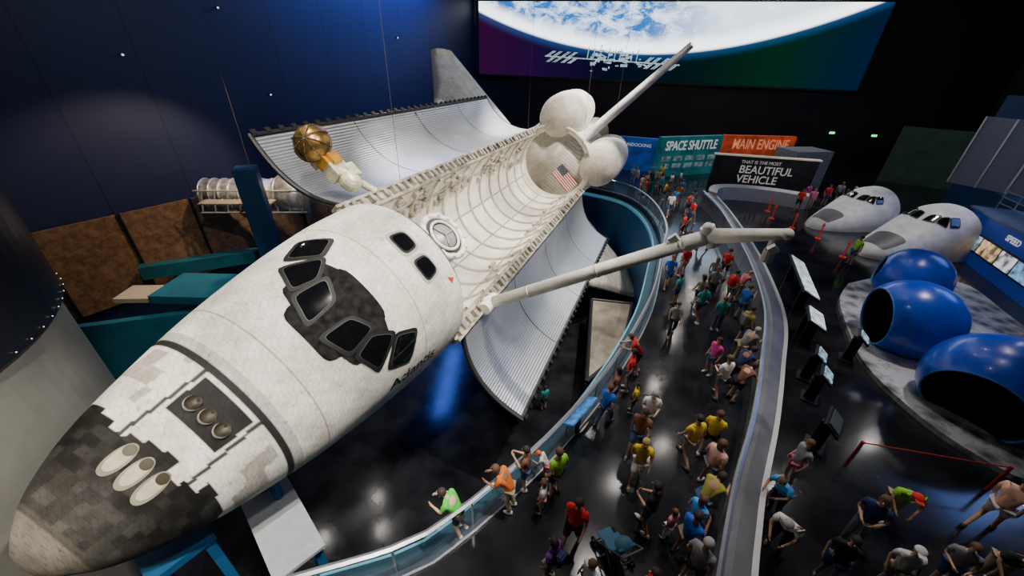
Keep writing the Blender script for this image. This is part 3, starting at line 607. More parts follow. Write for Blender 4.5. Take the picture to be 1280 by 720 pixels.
for x_,y_ in ((-1.1,-.4),(1.1,-.4),(-1.1,.4),(1.1,.4)):
    bm=bmesh.new();box(bm,(x_*.95,y_,3.1),(.2,.2,6.2));bm_ob("leg",bm,BLU,tr)
bm=bmesh.new()
for y_ in (-.42,.42):
    for k in range(3):
        cyl(bm,(-1.05,y_,.2+2*k),(1.05,y_,2.2+2*k),.08);cyl(bm,(-1.05,y_,2.2+2*k),(1.05,y_,2.2+2*k),.08)
bm_ob("cross_brace",bm,BLU,tr)
bm=bmesh.new();cyl(bm,(-1.3,0,6.2),(-2.0,.3,8.1),.2);cyl(bm,(-.7,.2,6.2),(-1.7,.3,7.9),.12);bm_ob("attach_strut",bm,BLU,tr)
tr2=empty("blue_support_tower",(-7.4,4.3,-7.3),"blue steel lattice tower rising under the nose","support frame",rz_=-.6)
for x_,y_ in ((-.5,-.45),(.5,-.45),(-.5,.45),(.5,.45)):
    bm=bmesh.new();box(bm,(x_,y_,3.6),(.2,.2,7.2));bm_ob("leg",bm,BLU,tr2)
bm=bmesh.new()
for y_ in (-.45,.45):
    for k in range(5):
        cyl(bm,(-.5*(-1)**k,y_,.2+1.4*k),(.5*(-1)**k,y_,1.6+1.4*k),.06);cyl(bm,(-.5,y_,1.6+1.4*k),(.5,y_,1.6+1.4*k),.06)
box(bm,(0,0,7.2),(1.3,1.2,.2));bm_ob("cross_brace",bm,BLU,tr2)
lp=empty("beige_landing_platform",(6.2,19.4,-7.3),"beige slatted platform on the lower floor beneath the wing","platform")
PV=[(5.7,23.0),(8.5,22.6),(6.6,17.4),(4.1,14.8)]
bm=bmesh.new();vs_=[bm.verts.new((x-6.2,y-19.4,2.3)) for x,y in PV];fcs=bm.faces.new(vs_);ex=bmesh.ops.extrude_face_region(bm,geom=[fcs]);bmesh.ops.translate(bm,verts=[v for v in ex['geom'] if isinstance(v,bmesh.types.BMVert)],vec=(0,0,-.15))
bm_ob("beige_deck_board",bm,mat("beige_board",(.26,.225,.17),.5,var=.35,scale=1.2),lp)
bm=bmesh.new()
for i in range(4):
    p=PV[i];q_=PV[(i+1)%4];cyl(bm,(p[0]-6.2,p[1]-19.4,2.3),(q_[0]-6.2,q_[1]-19.4,2.3),.12,seg=8)
bm_ob("dark_edge_frame",bm,MATS["black_metal"],lp)
for p in PV:
    bm=bmesh.new();cyl(bm,(p[0]-6.2,p[1]-19.4,0),(p[0]-6.2,p[1]-19.4,2.2),.1);bm_ob("leg",bm,MATS["black_metal"],lp)
# ------------------------------------------------------------------ back exhibits
WH=mat("sign_white",(.85,.85,.85),.5,emit=(.9,.9,.9),es=.35)
BG=mat("sign_beige_letters",(.75,.7,.62),.5,emit=(.8,.74,.66),es=.25)
def sign(name,p,q,z0,z1,m,label,cat,th_=.5):
    p=Vector(p);q=Vector(q);d=q-p;ang=atan2(d.y,d.x);e=empty(name,((p.x+q.x)/2,(p.y+q.y)/2,0),label,cat,rz_=ang)
    bm=bmesh.new();box(bm,(0,th_/2,(z0+z1)/2),(d.length,th_,z1-z0));bm_ob("panel",bm,m,e);return e,d.length
def onsign(e,body,size,x,z,m=WH,sx=1.,bold=.0,align='CENTER'): return text_ob("lettering",body,size,m,Matrix.Translation((x,-.02,z))@Matrix.Rotation(pi/2,4,'X'),e,bold=bold,sx=sx,align=align)
TL=mat("teal_exhibit_wall",(.03,.2,.22),.5,emit=(.01,.16,.16),es=.3,var=.4,scale=.6)
e,L=sign("teal_exhibit_sign",(13.6,38.2),(20.6,40.8),0,3.7,TL,"teal exhibit wall with large white lettering","sign");onsign(e,"SPACE SHUTTLE",1.2,.0,2.85,sx=.72,bold=.02)
for k,zz in enumerate((1.7,1.0)):
    bm=bmesh.new()
    for i in range(5):box(bm,(-2.8+i*1.4,-.05,zz),(1.0,.05,.45))
    bm_ob("exhibit_picture_strip",bm,mat("teal_pictures",(.3,.45,.45),.5,emit=(.3,.5,.5),es=.2,var=.8,scale=2),e)
OR=mat("orange_exhibit_wall",(.6,.09,.03),.5,emit=(.7,.08,.015),es=.3,var=.5,scale=.8)
e,L=sign("orange_exhibit_sign",(20.8,41.0),(28.4,41.6),0,3.7,OR,"orange and red exhibit wall with pale lettering","sign");onsign(e,"MAIN ENGINE",1.35,.2,2.85,mat("pale_orange_letters",(.9,.45,.25),.5,emit=(.9,.4,.2),es=.4),sx=.7,bold=.01)
BE=mat("blue_exhibit_wall",(.02,.06,.28),.5,emit=(.01,.07,.35),es=.4,var=.5,scale=.8)
e,L=sign("blue_exhibit_sign",(10.4,41.2),(14.0,40.2),0,3.2,BE,"glowing blue exhibit wall with small white lettering","sign");onsign(e,"UNDOCKING",.42,0,2.5)
DKS=mat("dark_sign_face",(.022,.021,.02),.5,var=.5,scale=1.2)
e,L=sign("beautiful_vehicle_sign",(17.0,34.0),(24.9,32.6),.1,3.1,DKS,"wide dark sign wall with raised pale lettering","sign",.3)
onsign(e,"THAT IS THE MOST",.36,-1.9,2.68,BG,align='LEFT');onsign(e,"BEAUTIFUL",.9,-1.9,2.05,BG,bold=.008,align='LEFT',sx=.95);onsign(e,"VEHICLE",.9,-1.9,1.25,BG,bold=.008,align='LEFT',sx=.95)
bm=bmesh.new();box(bm,(0,.15,3.17),(L+.2,.5,.1));bm_ob("top_light_strip",bm,mat("strip_light",(.5,.45,.35),.5,emit=(1,.85,.6),es=.2),e)
for k in (-3.6,3.6):
    bm=bmesh.new();box(bm,(k,.2,.08),(.3,.6,.16));bm_ob("foot",bm,MATS["black_metal"],e)
e,L=sign("grey_exhibit_cabin",(25.2,36.0),(29.0,36.8),0,3.2,mat("grey_white_cabin",(.3,.3,.3),.5,var=.3),"grey white exhibit booth behind the dark sign","booth",2.5)
def mockup(loc,ang,sc,label,band):
    e=empty("cockpit_mockup",(loc[0],loc[1],1.3*sc),label,"spacecraft model",group="cockpit mockups",rz_=ang,sc=sc)
    V=[];K=60;X=[.17,.2,.26,.34]+list(np.linspace(.45,8.4,60));zb=-1.28
    for x in X:
        pts=[]
        for j in range(K+1):
            p=sec(x,pi*j/K);pts.append((p.x,p.y,max(p.z,zb)))
        hw=herm(x,1);pts.append((x,-hw,zb-.02));pts.insert(0,(x,hw,zb-.02));V+=pts
    k=K+3;Fc=[(i*k+j,(i+1)*k+j,(i+1)*k+j+1,i*k+j+1) for i in range(len(X)-1) for j in range(k-1)]+[tuple((len(X)-1)*k+j for j in range(k))]
    mesh_ob("hull",V,Fc,mat("mockup_white",(.6,.59,.55),.5,var=.15,scale=1.5),e,True)
    windows(e,False)
    patch("nose_stripe",[(1.2,-.9),(3.0,-1.2),(3.0,1.2),(1.2,.9)],.02,mat("stripe_dark",(.06,.06,.065),.5),parent=e,n=8)
    bm=bmesh.new();cyl(bm,(8.4,0,-.4),(8.75,0,-.4),2.1,2.1,40)
    for v in bm.verts:v.co.z=max(v.co.z,-1.3)
    bm_ob("rear_ring",bm,mat(band,(.05,.05,.06) if band=="dark_band" else (.1,.25,.12),.5),e)
mockup((20.6,25.6),.3,.66,"white cockpit mockup with dark windows and green rear ring","green_band")
mockup((20.7,21.2),.25,.72,"white cockpit mockup with dark windows and dark rear ring","dark_band")
for i,(x_,y_) in enumerate([(20.0,23.6),(19.4,25.4),(19.0,27.2),(19.6,28.8),(19.6,20.8)]):
    bm=bmesh.new();cyl(bm,(0,0,0),(0,0,.04),.18);cyl(bm,(0,0,0),(0,0,1.0),.04);ball(bm,(0,0,1.0),.06,seg=8);cyl(bm,(0,0,.85),(-.0,.0,.95),.08)
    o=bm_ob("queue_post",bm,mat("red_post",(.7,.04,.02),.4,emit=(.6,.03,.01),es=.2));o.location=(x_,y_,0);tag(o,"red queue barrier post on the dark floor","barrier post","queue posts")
# ------------------------------------------------------------------ moon platform + blue domes
MOON=bpy.data.materials.new("moon_surface");MOON.use_nodes=True;nt=MOON.node_tree;b=nt.nodes["Principled BSDF"];tc=nt.nodes.new("ShaderNodeTexCoord")
vo=nt.nodes.new("ShaderNodeTexVoronoi");vo.inputs["Scale"].default_value=1.6;n1=nt.nodes.new("ShaderNodeTexNoise");n1.inputs["Scale"].default_value=5;n1.inputs["Detail"].default_value=8
nt.links.new(tc.outputs["Object"],vo.inputs["Vector"]);nt.links.new(tc.outputs["Object"],n1.inputs["Vector"])
mm=nt.nodes.new("ShaderNodeMath");mm.operation='MULTIPLY';nt.links.new(vo.outputs["Distance"],mm.inputs[0]);nt.links.new(n1.outputs["Fac"],mm.inputs[1])
r=nt.nodes.new("ShaderNodeValToRGB");e=r.color_ramp.elements;e[0].position=.05;e[0].color=(.05,.05,.06,1);e[1].position=.35;e[1].color=(.5,.5,.52,1);nt.links.new(mm.outputs[0],r.inputs[0]);nt.links.new(r.outputs[0],b.inputs["Base Color"])
bp=nt.nodes.new("ShaderNodeBump");bp.inputs["Strength"].default_value=.6;nt.links.new(mm.outputs[0],bp.inputs["Height"]);nt.links.new(bp.outputs[0],b.inputs["Normal"]);b.inputs["Roughness"].default_value=.6
MP=smooth_path([Vector(p) for p in [(17.2,17.2),(15.6,15.6),(14.2,13.2),(13.2,11.0),(13.0,9.0),(13.3,7.4),(14.4,6.2),(18,5.8),(20.6,8),(21.6,11.5),(22.6,14.5),(23.6,17.4),(22.4,18.4),(20,18.2),(17.2,17.2)]],.5)[:-1]
bm=bmesh.new();fcs=bm.faces.new([bm.verts.new((p.x,p.y,0)) for p in MP]);ex=bmesh.ops.extrude_face_region(bm,geom=[fcs]);bmesh.ops.translate(bm,verts=[v for v in ex['geom'] if isinstance(v,bmesh.types.BMVert)],vec=(0,0,.18))
tag(bm_ob("moon_play_platform",bm,MOON),"low grey play platform printed with moon craters","platform")
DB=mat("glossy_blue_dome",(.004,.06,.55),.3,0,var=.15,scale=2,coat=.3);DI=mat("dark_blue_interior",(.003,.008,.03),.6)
def dome(loc,R_,dirv,cut,label):
    ax=Vector(dirv).normalized();q=ax.to_track_quat('Z','Y').to_matrix().to_4x4()
    e=empty("blue_play_dome",loc,label,"play dome","blue play domes")
    def sph(name,rad,m):
        V=[];K=48;J=26
        for i in range(J):
            an=radians(cut)+(pi-radians(cut))*i/(J-1)
            for j in range(K):V.append(q@Vector((rad*sin(an)*cos(2*pi*j/K),rad*sin(an)*sin(2*pi*j/K),rad*cos(an))))
        zf=-loc[2]+.19
        V=[Vector((v.x,v.y,max(v.z,zf))) for v in V]
        mesh_ob(name,V,[(i*K+j,i*K+(j+1)%K,(i+1)*K+(j+1)%K,(i+1)*K+j) for i in range(J-1) for j in range(K)],m,e,True)
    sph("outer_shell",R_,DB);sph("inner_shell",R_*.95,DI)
    bm=bmesh.new();torus(bm,None,R_*.975*sin(radians(cut)),.045,M0=q@Matrix.Translation((0,0,R_*.975*cos(radians(cut)))),seg=48);
    for v in bm.verts: v.co.z=max(v.co.z,-loc[2]+.19)
    bm_ob("opening_rim",bm,mat("blue_rim",(.05,.2,.65),.3),e,True)
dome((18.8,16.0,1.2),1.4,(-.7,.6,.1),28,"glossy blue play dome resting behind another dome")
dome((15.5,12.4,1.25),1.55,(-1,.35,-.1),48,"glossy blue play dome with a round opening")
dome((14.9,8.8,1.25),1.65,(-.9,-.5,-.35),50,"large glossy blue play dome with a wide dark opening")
# ------------------------------------------------------------------ blue display wall
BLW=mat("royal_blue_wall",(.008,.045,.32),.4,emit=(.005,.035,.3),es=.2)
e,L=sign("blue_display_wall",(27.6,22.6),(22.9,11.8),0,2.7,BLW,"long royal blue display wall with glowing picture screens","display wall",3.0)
text_ob("lettering","SPEED",.42,WH,Matrix.Translation((-1.6,-.03,2.2))@Matrix.Rotation(pi/2,4,'X'),e,bold=.01)
for i,(w_,c_) in enumerate([(1.0,(.4,.55,.7)),(1.6,(.7,.45,.25)),(1.2,(.7,.7,.75)),(1.7,(.2,.4,.65)),(1.4,(.7,.35,.25))]):
    x_=-4.6+sum([0,1.15,1.75,1.35,1.85][:i+1])+w_/2
    bm=bmesh.new();box(bm,(x_,-.04,1.2),(w_,.08,.8));bm_ob("display_screen",bm,mat("display_picture_%s"%"abcde"[i],c_,.3,emit=c_,es=1.0,var=.9,scale=2.6),e)
bm=bmesh.new();box(bm,(-.6,-.03,1.2),(8.6,.03,1.0));bm_ob("screen_surround",bm,mat("black_surround",(.01,.01,.015),.4),e)
bm=bmesh.new();box(bm,(0,1.3,2.76),(L+.3,3.0,.12));bm_ob("grey_coping",bm,mat("coping_grey",(.06,.09,.16),.4),e)
bx("upper_gallery_block",(34.5,20.5,1.4),(15,8,2.8),NAVY,"navy block supporting the mesh cage behind the display wall","platform",-1.98)
dd=empty("mesh_cage",(33.5,24.5,2.8),"pale translucent mesh cage above the blue display wall","cage",rz_=-1.16)
bm=bmesh.new();box(bm,(0,0,2.2),(9,.1,4.4));bm_ob("mesh_panel",bm,mat("pale_mesh",(.26,.27,.33),.6,alpha=.6),dd)
for k in range(7):
    bm=bmesh.new();box(bm,(-4.5+k*1.5,-.1,2.2),(.1,.1,4.4));bm_ob("cage_post",bm,SIL,dd)
rl=empty("upper_balustrade",(26.4,17.4,2.82),"thin steel railing above the blue display wall","railing",rz_=-1.98)
bm=bmesh.new()
for k in range(9):cyl(bm,(-5.5+k*1.375,0,0),(-5.5+k*1.375,0,1.0),.03,seg=6)
for z_ in (.3,.65,1.0):cyl(bm,(-5.6,0,z_),(5.6,0,z_),.03,seg=6)
bm_ob("balustrade_frame",bm,SIL,rl)
bx("leaning_blue_fin",(36.5,31,4.2),(.6,2.2,8.4),NAVY,"tall navy upright fin beside the mesh cage","column",.6)
bx("green_lit_partition",(40,38.5,2.6),(6.5,.3,5.2),mat("green_lit_wall",(.03,.04,.035),.5,emit=(.012,.035,.02),es=.3,var=.3,scale=1),"dim green lit partition near the far wall","partition",-.6)
for p in [(33.5,44.0,3.9),(37.2,43.0,3.9)]:
    bm=bmesh.new();box(bm,(0,0,0),(.5,.1,.2));o=bm_ob("green_exit_light",bm,mat("green_light",(.05,.8,.2),.5,emit=(.05,1,.2),es=2.5));o.location=p;tag(o,"small glowing green light on the far wall","light","green lights")
# ------------------------------------------------------------------ kiosks and light tables
SCW=mat("lit_graphic_white",(.8,.85,.9),.4,emit=(.8,.9,1),es=.9,var=.6,scale=4);BKM=MATS["black_metal"]
def table(loc,ang,L_,w_,label,h_=1.0,tilt=.45,m=SCW):
    e=empty("lit_reading_table",loc,label,"display table",rz_=ang);bm=bmesh.new();rt=Matrix.Rotation(tilt,4,'X')
    box(bm,(0,0,h_),(L_,w_,.1),rt);bm_ob("tabletop",bm,BKM,e);bm=bmesh.new();box(bm,(0,-.03,h_+.07),(L_*.94,w_*.88,.03),rt);bm_ob("lit_graphic",bm,m,e)
    for k in (-L_*.35,L_*.35):
        bm=bmesh.new();box(bm,(k,.1,h_/2),(.12,.35,h_));bm_ob("pedestal",bm,BKM,e)
table((13.9,16.2,0),1.15,4.2,.8,"long glowing white graphic table beside the parapet")
table((12.1,12.6,0),1.05,1.3,.7,"short glowing white graphic table beside the parapet",m=SCW)
KS=mat("kiosk_screen",(.35,.5,.6),.3,emit=(.35,.55,.7),es=.9,var=.9,scale=8)
for x_,y_,an_,k_ in [(10.6,10.3,.9,.7),(12.9,11.4,.9,.6),(10.1,9.3,.9,.7),(9.0,7.4,.8,.9)]:
    e=empty("information_kiosk",(x_,y_,0),"black pedestal kiosk with a tilted touch screen","kiosk","information kiosks",rz_=an_)
    bm=bmesh.new();box(bm,(0,0,.5),(.18,.3,1.0));box(bm,(0,0,.02),(.6,.5,.04));bm_ob("pedestal",bm,BKM,e)
    bm=bmesh.new();rt=Matrix.Rotation(.7,4,'X');box(bm,(0,-.1,1.08),(k_,.5,.07),rt);bm_ob("screen_housing",bm,BKM,e)
    bm=bmesh.new();box(bm,(0,-.13,1.13),(k_*.8,.36,.03),rt);bm_ob("touch_screen",bm,KS if k_<.9 else mat("kiosk_dim",(.1,.12,.14),.2),e)
bm=bmesh.new();cyl(bm,(9.5,6.8,.95),(12.8,6.2,.95),.018,seg=6);cyl(bm,(9.5,6.8,0),(9.5,6.8,1.0),.04);cyl(bm,(12.8,6.2,0),(12.8,6.2,1.0),.04)
tag(bm_ob("rope_barrier",bm,mat("red_rope",(.4,.02,.02),.5)),"thin red rope barrier across the dark floor","rope barrier")
e=empty("railing_sign",(2.05,7.5,0),"slanted blue information sign on the glass railing","sign",rz_=.88)
bm=bmesh.new();box(bm,(0,0,1.0),(1.3,.4,.05),Matrix.Rotation(-.5,4,'X'));bm_ob("sign_plate",bm,mat("blue_sign_plate",(.05,.2,.5),.4,emit=(.05,.2,.55),es=.4,var=.6,scale=6),e)
bm=bmesh.new();box(bm,(0,0,.5),(.1,.1,.95));bm_ob("sign_post",bm,BKM,e)
for (x0,y0,z0) in [(26,2.6,.4),(26,-2.6,.4),(12,2.6,.4),(30,0,5)]:
    p=OM@Vector((x0,y0,z0));bm=bmesh.new();cyl(bm,p,(p.x,p.y,18.95),.01,seg=6);tag(bm_ob("suspension_cable",bm,MATS["cable_dark"]),"thin steel cable holding the spacecraft from the ceiling","cable","suspension cables")
# ------------------------------------------------------------------ ceiling lamps (their reflections glint in the floor)
CL=mat("lamp_lens",(1,1,1),.5,emit=(1,.95,.88),es=330)
for (x_,y_,k) in [(2.3,7.6,2.81),(3.2,9.0,2.81),(5.0,9.6,2.81),(4.5,7.2,2.81),(6.6,12.4,2.81),(2.9,6.0,2.81),(8.6,15.5,2.81),(9.8,18.2,2.6),(12.3,8.6,2.81),(15.6,6.9,2.5),(10.8,7.6,2.81),(7.2,13.8,2.81),(12.6,19.2,2.4),(-5.6,9.6,2.45),(-7.2,7.9,2.45),(-1.5,13.5,2.45),(-5.0,8.3,2.45),(1.0,3.2,2.81),(3.6,11.4,2.81),(7.0,6.0,2.81)]:
    X_,Y_=x_*k,y_*k
    if Y_>48 or X_>46: continue
    e=empty("ceiling_spotlight",(X_,Y_,17),"black round theatre spotlight hung from the dark ceiling","light","ceiling spotlights")
    bm=bmesh.new();cyl(bm,(0,0,.05),(0,0,.45),.2,.16,16);cyl(bm,(0,0,.45),(0,0,2.0),.03,seg=6);bm_ob("lamp_housing",bm,BKM,e)
    bm=bmesh.new();cyl(bm,(0,0,0),(0,0,.05),.15,.17,16);bm_ob("lamp_lens",bm,CL,e)
# ------------------------------------------------------------------ PEOPLE
dg=bpy.context.evaluated_depsgraph_get
def skin(name,J,E,Rd,sub=1,root=0):
    me=bpy.data.meshes.new(name);keys=list(J);me.from_pydata([J[k] for k in keys],[(keys.index(a_),keys.index(b_)) for a_,b_ in E],[])
    o=bpy.data.objects.new(name+"_src",me);C.objects.link(o);m1=o.modifiers.new("k","SKIN");m1.use_smooth_shade=True
    sv=me.skin_vertices[0].data
    for i,k in enumerate(keys):
        r_=Rd[k];sv[i].radius=(r_,r_) if not isinstance(r_,tuple) else r_;sv[i].use_root=(i==root)
    m2=o.modifiers.new("s","SUBSURF");m2.levels=sub;m2.render_levels=sub
    bpy.context.view_layer.update();res=bpy.data.meshes.new_from_object(o.evaluated_get(dg()));bpy.data.objects.remove(o);res.name=name
    res.polygons.foreach_set("use_smooth",[True]*len(res.polygons));return res
def mk_pose(kind):
    P={};ln=.0
    if kind=="lean": ln=.28
    if kind=="bend": ln=.36
    def up(z,x=0,y=0):
        k=(z-.95)/.55;return (x,y+ln*k*1.0,z-ln*.35*k*k)
    P["pel"]=(0,0,.96);P["wai"]=up(1.1);P["che"]=up(1.3);P["nek"]=up(1.46);P["nk2"]=up(1.52,0,.01);P["hd1"]=up(1.58,0,.03);P["hd2"]=up(1.65,0,.03);P["hd3"]=up(1.72,0,.015)
    leg={"stand":((.03,.0),(.0,.0)),"walk":((.2,.3),(.0,-.28)),"lean":((.0,-.1),(.02,-.05)),"phone":((.02,.02),(.0,-.04)),"point":((.03,.05),(0,-.08)),"bend":((.05,.0),(.02,-.05)),"hold":((.12,.16),(.0,-.15))}[kind]
    for sx,(kn,an) in ((1,leg[0]),(-1,leg[1])):
        q="L" if sx>0 else "R"
        P["hip"+q]=(.1*sx,0,.9);P["kne"+q]=(.11*sx,kn+.02,.5);P["ank"+q]=(.12*sx,an-.02,.09);P["toe"+q]=(.14*sx,an+.13,.035)
        sh=up(1.4,.19*sx,0);P["sho"+q]=sh
        arm={"stand":((.25,-.05,1.13),(.25,.06,.9)),"walk":((.24,-.08*sx,1.13),(.23,-.12*sx+.08,.92)),"lean":((.26,.3,1.14),(.16,.55,1.12)),"phone":((.23,.1,1.16),(.09,.32,1.36)),"point":((.24,.0,1.15),(.2,.12,.95)) if sx<0 else ((.25,.2,1.42),(.26,.46,1.5)),"bend":((.25,.36,1.08),(.15,.5,.9)),"hold":((.25,.02,1.13),(.12,.26,1.08))}[kind]
        e_,w_=arm;P["elb"+q]=(e_[0]*sx,e_[1],e_[2]);P["wri"+q]=(w_[0]*sx,w_[1],w_[2])
        d=(Vector(P["wri"+q])-Vector(P["elb"+q])).normalized();P["han"+q]=tuple(Vector(P["wri"+q])+d*.09)
    return P
RB={"pel":.12,"wai":.11,"che":.125,"nek":.06,"nk2":.052,"hd1":.07,"hd2":.088,"hd3":.06}
for q in "LR":RB.update({"hip"+q:.085,"kne"+q:.056,"ank"+q:.038,"toe"+q:.034,"sho"+q:.055,"elb"+q:.042,"wri"+q:.027,"han"+q:.032})
EB=[("pel","wai"),("wai","che"),("che","nek"),("nek","nk2"),("nk2","hd1"),("hd1","hd2"),("hd2","hd3")]
for q in "LR":EB+=[("pel","hip"+q),("hip"+q,"kne"+q),("kne"+q,"ank"+q),("ank"+q,"toe"+q),("che","sho"+q),("sho"+q,"elb"+q),("elb"+q,"wri"+q),("wri"+q,"han"+q)]
DARKE=mat("eye_dark",(.03,.02,.02),.3);LIP=mat("lip",(.35,.1,.08),.5)
def append_bits(me,P):
    bm=bmesh.new();bm.from_mesh(me)
    h=Vector(P["hd2"]);
    cyl(bm,h+Vector((0,.085,.0)),h+Vector((0,.115,-.025)),.008,.016,6)
    for sx in (1,-1):
        ball(bm,h+Vector((.088*sx,.0,-.01)),.026,(.4,.8,1.2),seg=8);ball(bm,h+Vector((.034*sx,.083,.008)),.011,seg=6,mi=1)
    ball(bm,h+Vector((0,.08,-.052)),.02,(1.2,.5,.4),seg=6,mi=2)
    for q in "LR":
        w_=Vector(P["wri"+q]);k=Vector(P["han"+q]);d=(k-w_).normalized();side=d.cross(Vector((1 if q=="L" else -1,0,0)));
        if side.length<.1: side=Vector((0,1,0))
        side.normalize();inn=d.cross(side).normalized()
        for i,(o_,L_) in enumerate(((-.027,.055),(-.009,.068),(.009,.07),(.027,.06))):
            b0=k+side*o_-d*.015;m_=b0+d*L_*.6;t_=m_+d*L_*.45+inn*.02;cyl(bm,b0,m_,.0095,.0085,6);cyl(bm,m_,t_,.0085,.007,6)
        b0=w_+d*.03+side*.022;m_=b0+d*.03+side*.03;cyl(bm,b0,m_,.011,.01,6);cyl(bm,m_,m_+d*.03+side*.004,.01,.008,6)
    bm.to_mesh(me);bm.free()
TPL={}
def template(kind):
    P=mk_pose(kind);B=skin("person",P,EB,RB,1)
    B.materials.append(mat("skin_a",(.5,.3,.2),.5));B.materials.append(DARKE);B.materials.append(LIP);append_bits(B,P)
    sh={k:P[k] for k in ("wai","che","nek")};pv=Vector(P["pel"]);sh["bot"]=tuple(pv+Vector((0,0,-.06)))
    Rs={"bot":.155,"wai":.145,"che":.155,"nek":.075};Es=[("wai","bot"),("wai","che"),("che","nek")]
    for q in "LR":
        s_=Vector(P["sho"+q]);e_=Vector(P["elb"+q]);sh["s"+q]=tuple(s_);sh["e"+q]=tuple(s_.lerp(e_,.72));Rs["s"+q]=.078;Rs["e"+q]=.066;Es+=[("che","s"+q),("s"+q,"e"+q)]
    S=skin("shirt",sh,Es,Rs,1)
    def legs(name,k_,r1,r2):
        J={"pel":(0,0,1.0)};Rr={"pel":.15};Ee=[]
        for q in "LR":
            h_=Vector(P["hip"+q]);kn=Vector(P["kne"+q]);an=Vector(P["ank"+q]);J["h"+q]=tuple(h_);Rr["h"+q]=.11;Ee.append(("pel","h"+q))
            if k_<1: J["k"+q]=tuple(h_.lerp(kn,k_));Rr["k"+q]=r1;Ee.append(("h"+q,"k"+q))
            else: J["k"+q]=tuple(kn);Rr["k"+q]=r1;J["a"+q]=tuple(kn.lerp(an,.93));Rr["a"+q]=r2;Ee+=[("h"+q,"k"+q),("k"+q,"a"+q)]
        return skin(name,J,Ee,Rr,1)
    SH=legs("shorts",.88,.09,0);TR=legs("trousers",1,.078,.062)
    def hair(long):
        bm=bmesh.new();h=Vector(P["hd2"]);ball(bm,h+Vector((0,-.012,.025)),.108,(.95,1.02,.98),seg=14)
        bmesh.ops.delete(bm,geom=[v for v in bm.verts if (v.co.z<h.z+.035 and v.co.y>h.y+.015) or v.co.z<h.z-(.2 if long else .055)],context='VERTS')
        if long:
            ball(bm,h+Vector((0,-.075,-.07)),.09,(1,.55,1.7),seg=12)
        me=bpy.data.meshes.new("hair");bm.to_mesh(me);bm.free();me.polygons.foreach_set("use_smooth",[True]*len(me.polygons));return me
    def cap():
        bm=bmesh.new();h=Vector(P["hd2"]);ball(bm,h+Vector((0,0,.035)),.112,(1,1.05,.9),seg=14);bmesh.ops.delete(bm,geom=[v for v in bm.verts if v.co.z<h.z+.03],context='VERTS');box(bm,h+Vector((0,.14,.04)),(.14,.12,.015))
        me=bpy.data.meshes.new("cap");bm.to_mesh(me);bm.free();return me
    def shoe(q):
        bm=bmesh.new();an=Vector(P["ank"+q]);ball(bm,(an.x*1.05,an.y+.06,.045),.06,(.85,2.2,.8),seg=10);ball(bm,(an.x,an.y-.01,.08),.052,(1,1.1,1),seg=8)
        for v in bm.verts:v.co.z=max(v.co.z,0)
        me=bpy.data.meshes.new("shoe");bm.to_mesh(me);bm.free();return me
    def pack():
        bm=bmesh.new();c=Vector(P["che"]);box(bm,c+Vector((0,-.2,-.06)),(.28,.15,.4));bmesh.ops.bevel(bm,geom=list(bm.edges),offset=.04,segments=2,affect='EDGES')
        me=bpy.data.meshes.new("backpack");bm.to_mesh(me);bm.free();return me
    T_=dict(body=B,shirt=S,shorts=SH,trousers=TR,hs=hair(False),hl=hair(True),cap=cap(),sl=shoe("L"),sr=shoe("R"),pack=pack())
    for k_ in ("shirt","shorts","trousers","hs","hl","cap","sl","sr","pack"):T_[k_].materials.clear();T_[k_].materials.append(MATS["skin_a"])
    return T_
for k_ in ("stand","walk","lean","phone","point","bend","hold"):TPL[k_]=template(k_)
COL=dict(red=(.7,.02,.02),green=(.08,.55,.05),lime=(.3,.7,.04),blue=(.02,.12,.6),sky=(.06,.35,.8),navy=(.015,.03,.12),black=(.012,.012,.015),white=(.85,.85,.83),grey=(.25,.25,.26),yellow=(.85,.6,.02),orange=(.8,.17,.02),pink=(.8,.22,.3),magenta=(.65,.03,.28),brown=(.22,.1,.06),teal=(.02,.3,.32),purple=(.22,.04,.35),khaki=(.42,.35,.22),olive=(.35,.33,.05),denim=(.05,.1,.22),peach=(.85,.5,.38))
SKN=[(.6,.34,.22),(.68,.42,.29),(.3,.16,.09),(.5,.28,.18)];HRC=dict(dark=(.03,.02,.015),brown=(.12,.06,.03),blond=(.45,.3,.12),grey=(.4,.39,.37))
rr=random.Random(11)
